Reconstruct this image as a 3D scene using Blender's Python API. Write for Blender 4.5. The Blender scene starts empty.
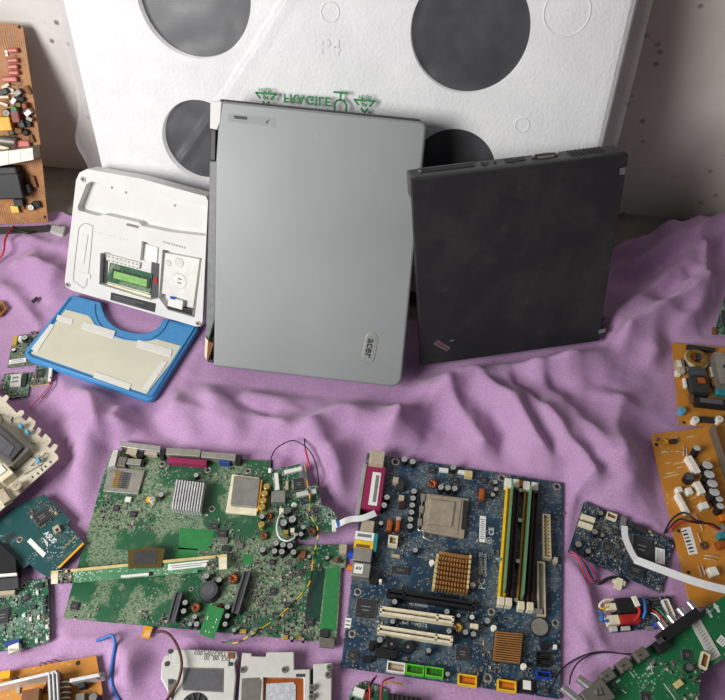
import bpy, bmesh, math, random
import numpy as np
from mathutils import Vector, Matrix, noise
S = bpy.context.scene
COL = S.collection
rnd = random.Random(7)
V = Vector
# ------------------------------------------------------------------ camera
FPX, CX, CY, CAMH, PITCH = 710.0, 362.5, 350.0, 0.83, math.radians(52.5)
cp, sp = math.cos(PITCH), math.sin(PITCH)
FW, UP, RT = V((0, cp, -sp)), V((0, sp, cp)), V((1, 0, 0))
CAM = V((0, 0, CAMH))
cd = bpy.data.cameras.new('camera'); co = bpy.data.objects.new('camera', cd); COL.objects.link(co)
cd.sensor_fit = 'HORIZONTAL'; cd.sensor_width = 36.0; cd.lens = 36.0 * FPX / 725.0
cd.clip_start = 0.02
co.location = CAM; co.rotation_euler = (math.pi / 2 - PITCH, 0, 0)
S.camera = co
def ray(x, y): return FW + RT * ((x - CX) / FPX) + UP * ((CY - y) / FPX)
def at(x, y, z=0.0):
    d = ray(x, y); return CAM + d * ((z - CAMH) / d.z)
def project(p):
    q = p - CAM; d = q.dot(FW)
    return V((CX + FPX * q.dot(RT) / d, CY - FPX * q.dot(UP) / d))

class Frame:
    """a plane standing in the room: origin, local x, y and normal z"""
    def __init__(s, o, x, y):
        z = x.cross(y).normalized()
        s.M = Matrix(((x.x, y.x, z.x, o.x), (x.y, y.y, z.y, o.y), (x.z, y.z, z.z, o.z), (0, 0, 0, 1)))
        s.I = s.M.inverted(); s.z = z; s.o = o
    def loc(s, px, py, h=0.0):
        d = ray(px, py); p0 = s.o + s.z * h
        t = (p0 - CAM).dot(s.z) / d.dot(s.z)
        q = s.I @ (CAM + d * t)
        return V((q.x, q.y, h))
    def scale(s, px, py, h=0.0):          # metres per pixel along local x and local y
        c = s.loc(px, py, h); e = .005
        p0 = project(s.M @ c)
        return (e / (project(s.M @ (c + V((e, 0, 0)))) - p0).length, e / (project(s.M @ (c + V((0, e, 0)))) - p0).length)
def flat(o, xd, z):
    a, b = at(o[0], o[1], z), at(xd[0], xd[1], z)
    x = (b - a).normalized(); return Frame(a, x, V((0, 0, 1)).cross(x))
def lean(bl, br, z, deg):
    a, b = at(bl[0], bl[1], z), at(br[0], br[1], z)
    x = (b - a).normalized(); n = V((0, 0, 1)).cross(x); t = math.radians(deg)
    return Frame(a, x, n * math.cos(t) + V((0, 0, 1)) * math.sin(t))

# ------------------------------------------------------------------ materials
MATS = {}
def srgb(c):
    return tuple((v / 12.92 if v <= .04045 else ((v + .055) / 1.055) ** 2.4) for v in [k / 255 for k in c]) + (1,)
def newmat(name):
    m = bpy.data.materials.new(name); m.use_nodes = True
    nt = m.node_tree; b = nt.nodes['Principled BSDF']
    MATS[name] = m
    return m, nt, b
def N(nt, typ, **kw):
    n = nt.nodes.new(typ)
    for k, v in kw.items():
        if k in n.inputs: n.inputs[k].default_value = v
        else: setattr(n, k, v)
    return n
def ramp(nt, src, a, b, ca=(0, 0, 0, 1), cb=(1, 1, 1, 1)):
    r = nt.nodes.new('ShaderNodeValToRGB'); e = r.color_ramp.elements
    e[0].position, e[1].position, e[0].color, e[1].color = a, b, ca, cb
    nt.links.new(src, r.inputs[0]); return r.outputs[0]
def mixc(nt, f, a, b):
    m = nt.nodes.new('ShaderNodeMix'); m.data_type = 'RGBA'
    for sock, v in ((m.inputs[0], f), (m.inputs[6], a), (m.inputs[7], b)):
        if isinstance(v, (tuple, float, int)): sock.default_value = v
        else: nt.links.new(v, sock)
    return m.outputs[2]
def mul(nt, a, b):
    m = nt.nodes.new('ShaderNodeMath'); m.operation = 'MULTIPLY'
    for i, v in enumerate((a, b)):
        if isinstance(v, (float, int)): m.inputs[i].default_value = v
        else: nt.links.new(v, m.inputs[i])
    return m.outputs[0]
def obco(nt): return nt.nodes.new('ShaderNodeTexCoord').outputs['Object']
def noi(nt, co_, scale, detail=3, rough=.55):
    n = N(nt, 'ShaderNodeTexNoise', Scale=scale, Detail=detail, Roughness=rough); nt.links.new(co_, n.inputs['Vector']); return n.outputs[0]
def bump(nt, b, h, strength, dist=.001):
    n = N(nt, 'ShaderNodeBump', Strength=strength, Distance=dist); nt.links.new(h, n.inputs['Height']); nt.links.new(n.outputs[0], b.inputs['Normal'])
def plain(name, c, rough=.5, metal=0, var=.12, scale=120, bmp=0, spec=.5):
    """one colour with a little procedural wear"""
    m, nt, b = newmat(name); co_ = obco(nt); c = srgb(c)
    f = noi(nt, co_, scale)
    lo = tuple(v * (1 - var) for v in c[:3]) + (1,); hi = tuple(min(1, v * (1 + var)) for v in c[:3]) + (1,)
    nt.links.new(ramp(nt, f, .35, .65, lo, hi), b.inputs['Base Color'])
    b.inputs['Roughness'].default_value = rough; b.inputs['Metallic'].default_value = metal
    b.inputs['Specular IOR Level'].default_value = spec
    if bmp: bump(nt, b, f, bmp)
    return m
def pcb(name, base, trace, silk, dens=.5, patch=28, cell=330, wave=420, tr=.5, rough=.45, pale=None, pamt=.6, plo=.5):
    """printed circuit board: lacquer, copper traces under it and printed marks"""
    m, nt, b = newmat(name); co_ = obco(nt)
    base, trace, silk = srgb(base), srgb(trace), srgb(silk)
    big = noi(nt, co_, patch, 4, .6)
    w = N(nt, 'ShaderNodeTexWave', Scale=wave, Distortion=3.5, Detail=2.0); w.inputs['Detail Scale'].default_value = .25
    nt.links.new(co_, w.inputs['Vector'])
    tf = mul(nt, ramp(nt, w.outputs['Fac'], .62, .74), ramp(nt, noi(nt, co_, patch * 1.7, 2), .45, .55))
    c1 = mixc(nt, mul(nt, tf, tr), base, trace)
    if pale:                                             # areas of bare tinned tracks
        pm = ramp(nt, noi(nt, co_, patch * 1.6, 4, .5), plo, plo + .035); fine = noi(nt, co_, 420, 2, .5)
        c1 = mixc(nt, mul(nt, mul(nt, pm, ramp(nt, fine, .38, .52)), pamt), c1, srgb(pale))
    v = N(nt, 'ShaderNodeTexVoronoi', Scale=cell, distance='CHEBYCHEV'); nt.links.new(co_, v.inputs['Vector'])
    sx = nt.nodes.new('ShaderNodeSeparateColor'); nt.links.new(v.outputs['Color'], sx.inputs[0])
    dot = mul(nt, ramp(nt, v.outputs['Distance'], .26, .32, (1, 1, 1, 1), (0, 0, 0, 1)), ramp(nt, sx.outputs[0], .45, .5))
    sf = mul(nt, dot, ramp(nt, big, .5 - .22 * dens + .04, .62 - .22 * dens + .04))
    c2 = mixc(nt, mul(nt, sf, .85), c1, silk)
    gr = noi(nt, co_, 60, 2)
    c3 = mixc(nt, mul(nt, ramp(nt, gr, .55, .8), .25), c2, srgb((150, 145, 130)))
    nt.links.new(c3, b.inputs['Base Color']); b.inputs['Roughness'].default_value = rough
    bump(nt, b, sf, .25, .0004)
    return m

M = MATS
# walls and floor
def wallmat():
    m, nt, b = newmat('plaster'); co_ = obco(nt)
    a = noi(nt, co_, 3.2, 6, .6); d = noi(nt, co_, 45, 4, .6)
    c = mixc(nt, ramp(nt, a, .35, .68), srgb((208, 203, 195)), srgb((236, 234, 230)))
    v = N(nt, 'ShaderNodeTexVoronoi', Scale=46.0); nt.links.new(co_, v.inputs['Vector'])
    sc = nt.nodes.new('ShaderNodeSeparateColor'); nt.links.new(v.outputs['Color'], sc.inputs[0])
    spot = mul(nt, ramp(nt, v.outputs['Distance'], .12, .24, (1, 1, 1, 1), (0, 0, 0, 1)), ramp(nt, sc.outputs[1], .72, .76))
    c = mixc(nt, mul(nt, spot, .8), c, srgb((95, 84, 76)))
    big = noi(nt, co_, 1.3, 3); c = mixc(nt, mul(nt, ramp(nt, big, .4, .62), .6), c, srgb((196, 178, 156)))
    st = noi(nt, co_, 9, 6, .7)
    c = mixc(nt, mul(nt, ramp(nt, st, .6, .78), .35), c, srgb((140, 130, 120)))
    nt.links.new(c, b.inputs['Base Color']); b.inputs['Roughness'].default_value = .85
    bump(nt, b, d, .35, .003)
wallmat()
def floormat():
    m, nt, b = newmat('concrete'); co_ = obco(nt)
    a = noi(nt, co_, 14, 6, .65); d = noi(nt, co_, 90, 4, .6)
    nt.links.new(ramp(nt, a, .3, .72, srgb((112, 106, 97)), srgb((152, 146, 136))), b.inputs['Base Color'])
    b.inputs['Roughness'].default_value = .9; bump(nt, b, d, .6, .002)
floormat()
def clothmat():
    m, nt, b = newmat('fleece'); co_ = obco(nt)
    f = noi(nt, co_, 480, 4, .75); g = noi(nt, co_, 7, 3)
    c = mixc(nt, ramp(nt, g, .3, .7), srgb((166, 125, 170)), srgb((178, 139, 180)))
    c = mixc(nt, mul(nt, ramp(nt, f, .42, .62), .42), c, srgb((206, 178, 206)))
    sp_ = noi(nt, co_, 160, 2); c = mixc(nt, mul(nt, ramp(nt, sp_, .72, .78), .3), c, srgb((120, 95, 115)))
    nt.links.new(c, b.inputs['Base Color']); b.inputs['Roughness'].default_value = .95
    b.inputs['Sheen Weight'].default_value = .25; b.inputs['Sheen Roughness'].default_value = .5
    b.inputs['Specular IOR Level'].default_value = .1
    bump(nt, b, noi(nt, co_, 300, 4, .75), .32, .0018)
clothmat()
def foammat():
    m, nt, b = newmat('polystyrene'); co_ = obco(nt)
    v = N(nt, 'ShaderNodeTexVoronoi', Scale=240.0); nt.links.new(co_, v.inputs['Vector'])
    g = noi(nt, co_, 9, 4)
    nt.links.new(ramp(nt, g, .3, .7, srgb((226, 226, 226)), srgb((241, 241, 240))), b.inputs['Base Color'])
    b.inputs['Roughness'].default_value = .7; b.inputs['Subsurface Weight'].default_value = 0.0
    bump(nt, b, v.outputs['Distance'], .35, .0012)
foammat()
def bagmat():
    m = bpy.data.materials.new('clear_plastic'); MATS['clear_plastic'] = m; m.use_nodes = True
    nt = m.node_tree; nt.nodes.clear(); co_ = obco(nt)
    out = nt.nodes.new('ShaderNodeOutputMaterial')
    t = N(nt, 'ShaderNodeBsdfTransparent'); t.inputs[0].default_value = (.97, .97, .98, 1)
    g = N(nt, 'ShaderNodeBsdfGlossy', Roughness=.36); d = N(nt, 'ShaderNodeBsdfDiffuse'); d.inputs[0].default_value = (.85, .86, .88, 1)
    lw = N(nt, 'ShaderNodeLayerWeight', Blend=.5); pw = N(nt, 'ShaderNodeMath', operation='POWER'); pw.inputs[1].default_value = 4.0; nt.links.new(lw.outputs['Facing'], pw.inputs[0])
    fr = N(nt, 'ShaderNodeMath', operation='MULTIPLY_ADD'); nt.links.new(pw.outputs[0], fr.inputs[0]); fr.inputs[1].default_value = .45; fr.inputs[2].default_value = .022
    bp = N(nt, 'ShaderNodeBump', Strength=.3, Distance=.004)
    nt.links.new(noi(nt, co_, 16, 4, .6), bp.inputs['Height'])
    for k in (g, lw): nt.links.new(bp.outputs[0], k.inputs['Normal'])
    m1 = nt.nodes.new('ShaderNodeMixShader'); nt.links.new(ramp(nt, noi(nt, co_, 11, 4, .65), .4, .8, (.03, .03, .03, 1), (.09, .09, .09, 1)), m1.inputs[0])
    ad = N(nt, 'ShaderNodeMath', operation='MULTIPLY_ADD'); cu3 = N(nt, 'ShaderNodeMath', operation='POWER'); cu3.inputs[1].default_value = 2.5; nt.links.new(lw.outputs['Facing'], cu3.inputs[0]); nt.links.new(cu3.outputs[0], ad.inputs[0]); ad.inputs[1].default_value = .5
    nt.links.new(ramp(nt, noi(nt, co_, 11, 4, .65), .4, .8, (.03, .03, .03, 1), (.09, .09, .09, 1)), ad.inputs[2]); nt.links.new(ad.outputs[0], m1.inputs[0])
    nt.links.new(t.outputs[0], m1.inputs[1]); nt.links.new(d.outputs[0], m1.inputs[2])
    m2 = nt.nodes.new('ShaderNodeMixShader'); nt.links.new(fr.outputs[0], m2.inputs[0])
    nt.links.new(m1.outputs[0], m2.inputs[1]); nt.links.new(g.outputs[0], m2.inputs[2])
    nt.links.new(m2.outputs[0], out.inputs[0])
bagmat()
def lidmat():
    m, nt, b = newmat('silver_lid'); co_ = obco(nt)
    g = noi(nt, co_, 5, 3); s_ = noi(nt, co_, 70, 5, .7)
    c = mixc(nt, ramp(nt, g, .3, .7), srgb((132, 136, 136)), srgb((142, 146, 146)))
    c = mixc(nt, mul(nt, ramp(nt, s_, .66, .76), .3), c, srgb((190, 190, 188)))
    nt.links.new(c, b.inputs['Base Color']); b.inputs['Roughness'].default_value = .5; b.inputs['Metallic'].default_value = .25
lidmat()
def blackmat():
    m, nt, b = newmat('worn_black'); co_ = obco(nt)
    a = noi(nt, co_, 12, 6, .7); s_ = noi(nt, co_, 45, 5, .75)
    c = mixc(nt, ramp(nt, a, .45, .75), srgb((33, 33, 35)), srgb((54, 53, 53)))
    c = mixc(nt, mul(nt, ramp(nt, s_, .64, .8), .5), c, srgb((96, 92, 88)))
    nt.links.new(c, b.inputs['Base Color']); b.inputs['Roughness'].default_value = .6; bump(nt, b, s_, .1)
blackmat()
pcb('pcb_blue', (26, 52, 74), (50, 88, 114), (122, 132, 136), .95, 20, 300, 420, .8, pale=(96, 106, 110), pamt=.6)
pcb('pcb_navy', (19, 42, 64), (40, 78, 104), (150, 162, 166), .75, 30, 420, 420, .6, pale=(70, 88, 100), pamt=.5)
pcb('pcb_green', (30, 88, 56), (54, 116, 76), (158, 164, 144), .35, 11, 300, 300, .5, pale=(144, 152, 128), pamt=.66, plo=.47)
pcb('pcb_deep_green', (22, 84, 58), (42, 112, 80), (190, 202, 190), .7, 30, 380, 400, .6, pale=(130, 156, 140), pamt=.55)
pcb('pcb_teal', (22, 74, 76), (34, 62, 72), (190, 200, 196), .12, 18, 420, 300, .4)
pcb('pcb_emerald', (18, 100, 58), (32, 120, 74), (205, 215, 205), .12, 18, 300, 300, .5)
pcb('pcb_orange', (196, 130, 42), (176, 110, 34), (226, 190, 130), .18, 24, 260, 240, .6, .55)
pcb('pcb_brown', (170, 112, 54), (112, 68, 32), (190, 148, 96), .3, 20, 260, 90, .95, .55)
pcb('pcb_cream', (206, 198, 178), (186, 176, 152), (120, 110, 92), .2, 24, 300, 260, .5)
pcb('pcb_strip', (70, 128, 92), (100, 152, 116), (214, 216, 200), .75, 40, 420, 500, .6)
pcb('pcb_grey_green', (92, 108, 90), (116, 128, 106), (196, 196, 180), .5, 40, 420, 500, .6)
plain('warm_steel', (178, 166, 148), .38, .5); plain('solder_green', (42, 124, 66), .5); plain('dark_green', (16, 60, 46), .5)
plain('black_plastic', (24, 24, 26), .45); plain('chip_black', (44, 46, 48), .5); plain('charcoal', (70, 71, 74), .5)
plain('slot_grey', (86, 86, 92), .5); plain('dark_grey', (58, 58, 60), .6)
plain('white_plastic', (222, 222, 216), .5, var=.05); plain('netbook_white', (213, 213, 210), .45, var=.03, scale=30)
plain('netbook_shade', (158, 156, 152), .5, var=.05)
plain('cream_plastic', (226, 216, 188), .5); plain('tan_plastic', (176, 164, 142), .5); plain('cream_gold', (204, 186, 130), .45)
plain('steel', (190, 190, 188), .32, .85); plain('dull_steel', (168, 166, 158), .42, .7); plain('aluminium', (220, 221, 224), .4, .4)
plain('pale_metal', (204, 204, 198), .5, .25, .05); plain('dim_metal', (128, 124, 116), .5, .6)
plain('cap_top', (196, 200, 200), .35, .5); plain('gold', (196, 150, 62), .35, .7); plain('gold_heatsink', (202, 150, 92), .38, .65)
plain('copper', (200, 108, 52), .35, .7); plain('brass_cap', (206, 178, 92), .35, .6)
plain('magenta', (142, 30, 78), .45); plain('yellow', (232, 190, 24), .45); plain('amber', (240, 172, 28), .45); plain('orange_in', (206, 110, 18), .5)
plain('lime', (84, 190, 40), .45); plain('memory_label', (128, 176, 96), .5); plain('side_lit_grey', (68, 68, 70), .5, var=.1); plain('barrel_grey', (112, 113, 114), .45); plain('lime_in', (40, 110, 30), .5); plain('blue_plastic', (24, 66, 178), .4); plain('vga_blue', (38, 62, 130), .45)
plain('maroon', (52, 22, 26), .5); plain('slot_olive', (120, 92, 20), .5); plain('ram_green', (92, 140, 104), .5)
plain('cover_blue', (66, 138, 194), .4, var=.06); plain('cover_panel', (206, 203, 184), .55, var=.04, scale=20); plain('white_tape', (218, 217, 212), .5, var=.04)
plain('paper', (228, 228, 224), .7, var=.03); plain('ink', (40, 40, 42), .7); plain('grey_ink', (120, 120, 122), .7); plain('silk', (206, 212, 212), .7, var=.03)
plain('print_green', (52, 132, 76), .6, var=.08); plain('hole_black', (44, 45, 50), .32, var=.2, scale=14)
plain('pink_part', (190, 104, 92), .4); plain('red_part', (166, 34, 30), .4); plain('red_brown', (118, 40, 24), .45); plain('cap_blue', (86, 160, 190), .4)
plain('teal_plastic', (40, 130, 140), .45); plain('hdd_label', (220, 220, 214), .4, .2, .05)
plain('rust', (120, 78, 44), .7); plain('wire_black', (26, 24, 28), .5); plain('wire_red', (188, 40, 44), .45); plain('wire_blue', (52, 108, 184), .45)
plain('wire_yellow', (226, 176, 40), .45); plain('wire_white', (222, 222, 222), .45); plain('wire_brown', (84, 46, 34), .45); plain('wire_green', (40, 140, 80), .45)
plain('ribbon_white', (226, 228, 230), .4, var=.03); plain('flex_brown', (84, 68, 30), .35); plain('flex_dark', (62, 60, 62), .4); plain('kapton', (214, 150, 30), .3)
plain('logo_dark', (46, 42, 44), .5); plain('logo_red', (118, 92, 100), .5); plain('sticker_clear', (142, 146, 146), .55, 0, .03)
plain('steel_grey', (150, 150, 146), .4, .6); plain('heat_pad', (178, 180, 186), .8, var=.2, scale=260); plain('pin_white', (232, 228, 216), .5)
plain('grime', (86, 68, 52), .8)

# ------------------------------------------------------------------ mesh building
class MB:
    def __init__(s): s.v, s.f, s.mi, s.sm, s.mats = [], [], [], [], []
    def m(s, mat):
        if mat not in s.mats: s.mats.append(mat)
        return s.mats.index(mat)
    def add(s, vs, fs, mat, smooth=False):
        o = len(s.v); s.v += [V(p) for p in vs]; k = s.m(mat)
        for f in fs: s.f.append([o + i for i in f]); s.mi.append(k); s.sm.append(smooth)
        return s
    def prism(s, poly, z0, z1, mat, top=None, inset=0):
        """poly: list of (x, y); z0 < z1; inset narrows the top"""
        a = sum(poly[i][0] * poly[(i + 1) % len(poly)][1] - poly[(i + 1) % len(poly)][0] * poly[i][1] for i in range(len(poly)))
        if a < 0: poly = poly[::-1]
        n = len(poly); cx = sum(p[0] for p in poly) / n; cy = sum(p[1] for p in poly) / n
        def ins(p):
            d = V((p[0] - cx, p[1] - cy)); L = d.length or 1
            return (p[0] - d.x / L * inset, p[1] - d.y / L * inset)
        vs = [(p[0], p[1], z0) for p in poly] + [ins(p) + (z1,) for p in poly]
        s.add(vs, [list(range(n))[::-1]] + [[i, (i + 1) % n, n + (i + 1) % n, n + i] for i in range(n)], mat)
        s.add(vs[n:], [list(range(n))], top or mat); return s
    def box(s, c, d, mat, rot=0.0, top=None, inset=0):
        """c = centre of the foot (x, y, z0), d = size"""
        ca, sa = math.cos(rot), math.sin(rot); p = []
        for u, w in ((-1, -1), (1, -1), (1, 1), (-1, 1)):
            a, b = u * d[0] / 2, w * d[1] / 2; p.append((c[0] + a * ca - b * sa, c[1] + a * sa + b * ca))
        return s.prism(p, c[2], c[2] + d[2], mat, top, inset)
    def cyl(s, c, r, h, mat, n=16, top=None, r2=None, axis=None):
        r2 = r if r2 is None else r2; ax = (axis or V((0, 0, 1))).normalized()
        u = ax.orthogonal().normalized(); w = ax.cross(u); c = V(c)
        vs = [c + (u * math.cos(2 * math.pi * i / n) + w * math.sin(2 * math.pi * i / n)) * r for i in range(n)]
        vs += [c + ax * h + (u * math.cos(2 * math.pi * i / n) + w * math.sin(2 * math.pi * i / n)) * r2 for i in range(n)]
        s.add(vs, [[i, (i + 1) % n, n + (i + 1) % n, n + i] for i in range(n)], mat, True)
        s.add(vs[:n], [list(range(n))[::-1]], mat); s.add(vs[n:], [list(range(n))], top or mat); return s
    def torus(s, c, R, r, mat, n=20, k=8, axis=None, flatten=1.0):
        ax = (axis or V((0, 0, 1))).normalized(); u = ax.orthogonal().normalized(); w = ax.cross(u); c = V(c); vs, fs = [], []
        for i in range(n):
            a = 2 * math.pi * i / n; d = u * math.cos(a) + w * math.sin(a)
            for j in range(k):
                b = 2 * math.pi * j / k; vs.append(c + d * (R + r * math.cos(b)) + ax * r * math.sin(b) * flatten)
        for i in range(n):
            for j in range(k):
                fs.append([i * k + j, ((i + 1) % n) * k + j, ((i + 1) % n) * k + (j + 1) % k, i * k + (j + 1) % k])
        return s.add(vs, fs, mat, True)
    def ball(s, c, r, mat, sq=(1, 1, 1), n=12, k=8):
        c = V(c); vs = [c + V((0, 0, r * sq[2]))]; fs = []
        for j in range(1, k):
            for i in range(n):
                a, b = 2 * math.pi * i / n, math.pi * j / k
                vs.append(c + V((math.cos(a) * math.sin(b) * sq[0], math.sin(a) * math.sin(b) * sq[1], math.cos(b) * sq[2])) * r)
        vs.append(c - V((0, 0, r * sq[2]))); L = len(vs) - 1
        for i in range(n):
            fs.append([0, 1 + i, 1 + (i + 1) % n]); fs.append([L, 1 + (k - 2) * n + (i + 1) % n, 1 + (k - 2) * n + i])
            for j in range(k - 2): fs.append([1 + j * n + i, 1 + (j + 1) * n + i, 1 + (j + 1) * n + (i + 1) % n, 1 + j * n + (i + 1) % n])
        return s.add(vs, fs, mat, True)
    def tube(s, path, r, mat, n=8, sub=6):
        P = [V(p) for p in path]
        if sub > 1 and len(P) > 2:
            Q = []
            for i in range(len(P) - 1):
                p0, p1, p2, p3 = P[max(i - 1, 0)], P[i], P[i + 1], P[min(i + 2, len(P) - 1)]
                for t in range(sub):
                    t /= sub; Q.append(.5 * (2 * p1 + (p2 - p0) * t + (2 * p0 - 5 * p1 + 4 * p2 - p3) * t * t + (3 * p1 - p0 - 3 * p2 + p3) * t ** 3))
            P = Q + [P[-1]]
        vs, fs = [], []; u = None
        for i, p in enumerate(P):
            t = (P[min(i + 1, len(P) - 1)] - P[max(i - 1, 0)]).normalized()
            u = t.orthogonal().normalized() if u is None else (u - t * u.dot(t)).normalized()
            w = t.cross(u)
            for j in range(n):
                a = 2 * math.pi * j / n; vs.append(p + (u * math.cos(a) + w * math.sin(a)) * r)
        for i in range(len(P) - 1):
            for j in range(n): fs.append([i * n + j, i * n + (j + 1) % n, (i + 1) * n + (j + 1) % n, (i + 1) * n + j])
        s.add(vs, fs, mat, True); L = len(vs)
        return s.add([vs[k] for k in range(n)] + [vs[k] for k in range(L - n, L)], [list(range(n))[::-1], list(range(n, 2 * n))], mat)
    def strip(s, path, w, th, mat, side=None):
        """flat cable along path, width w, laid with its width along side"""
        P = [V(p) for p in path]; Q = []
        for i in range(len(P) - 1):
            p0, p1, p2, p3 = P[max(i - 1, 0)], P[i], P[i + 1], P[min(i + 2, len(P) - 1)]
            for t in range(6):
                t /= 6; Q.append(.5 * (2 * p1 + (p2 - p0) * t + (2 * p0 - 5 * p1 + 4 * p2 - p3) * t * t + (3 * p1 - p0 - 3 * p2 + p3) * t ** 3))
        P = Q + [P[-1]]; vs, fs = [], []
        for i, p in enumerate(P):
            t = (P[min(i + 1, len(P) - 1)] - P[max(i - 1, 0)]).normalized()
            u = side - t * side.dot(t) if side else V((0, 0, 1)).cross(t)
            u = u.normalized(); nn = t.cross(u).normalized()
            for a, b in ((-1, -1), (1, -1), (1, 1), (-1, 1)): vs.append(p + u * a * w / 2 + nn * b * th / 2)
        for i in range(len(P) - 1):
            for j in range(4): fs.append([i * 4 + j, i * 4 + (j + 1) % 4, i * 4 + 4 + (j + 1) % 4, i * 4 + 4 + j])
        L = len(vs); fs += [[3, 2, 1, 0], [L - 4, L - 3, L - 2, L - 1]]
        return s.add(vs, fs, mat)
    def build(s, name, parent=None, bevel=0, seg=2, fix=False):
        """ONE mesh object; its origin sits at its own centre; coordinates are the parent's"""
        me = bpy.data.meshes.new(name); c = V((0, 0, 0))
        lo = V([min(p[i] for p in s.v) for i in range(3)]); hi = V([max(p[i] for p in s.v) for i in range(3)])
        c = V(((lo.x + hi.x) / 2, (lo.y + hi.y) / 2, lo.z))
        me.from_pydata([p - c for p in s.v], [], s.f)
        for m in s.mats: me.materials.append(M[m])
        me.polygons.foreach_set('material_index', s.mi); me.polygons.foreach_set('use_smooth', s.sm)
        if fix:
            bm = bmesh.new(); bm.from_mesh(me); bmesh.ops.remove_doubles(bm, verts=bm.verts, dist=1e-6)
            bmesh.ops.recalc_face_normals(bm, faces=bm.faces); bm.to_mesh(me); bm.free()
        me.update()
        o = bpy.data.objects.new(name, me); COL.objects.link(o); o.location = c
        if parent: o.parent = parent
        if bevel:
            if not fix:
                bm = bmesh.new(); bm.from_mesh(me); bmesh.ops.remove_doubles(bm, verts=bm.verts, dist=1e-6); bm.to_mesh(me); bm.free()
            b = o.modifiers.new('edge', 'BEVEL'); b.width = bevel; b.segments = seg; b.limit_method = 'ANGLE'; b.angle_limit = math.radians(40)
        return o
def text_mesh(mb, txt, centre, size, mat, rot=0.0, flip=False, th=.0003, spacing=1.0, bold=0.0):
    """printed lettering, laid in the local xy plane around centre"""
    cu = bpy.data.curves.new('t', 'FONT'); cu.body = txt; cu.size = 1; cu.align_x = 'CENTER'; cu.align_y = 'CENTER'; cu.space_character = spacing
    cu.offset = bold
    o = bpy.data.objects.new('t', cu); COL.objects.link(o); bpy.context.view_layer.update()
    me = bpy.data.meshes.new_from_object(o.evaluated_get(bpy.context.evaluated_depsgraph_get()))
    ca, sa = math.cos(rot), math.sin(rot); vs = []
    for v in me.vertices:
        x, y = v.co.x * size, v.co.y * size * (-1 if flip else 1)
        vs.append((centre[0] + x * ca - y * sa, centre[1] + x * sa + y * ca, centre[2] + th))
    fs = [list(p.vertices)[::-1] if flip else list(p.vertices) for p in me.polygons]
    mb.add(vs, fs, mat)
    bpy.data.objects.remove(o); bpy.data.curves.remove(cu); bpy.data.meshes.remove(me)
def tag(o, label, cat, group=None, kind=None):
    o['label'] = label; o['category'] = cat
    if group: o['group'] = group
    if kind: o['kind'] = kind
    return o
def root(name, fr, label, cat, group=None):
    o = bpy.data.objects.new(name, None); COL.objects.link(o); o.empty_display_size = .02
    o.matrix_world = fr.M
    return tag(o, label, cat, group)

FOOT = []      # where things press the blanket flat: world polygons
def inside(p, poly):
    r = False; n = len(poly)
    for i in range(n):
        a, b = poly[i], poly[(i + 1) % n]
        if (a[1] > p[1]) != (b[1] > p[1]) and p[0] < (b[0] - a[0]) * (p[1] - a[1]) / (b[1] - a[1]) + a[0]: r = not r
    return r

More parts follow.
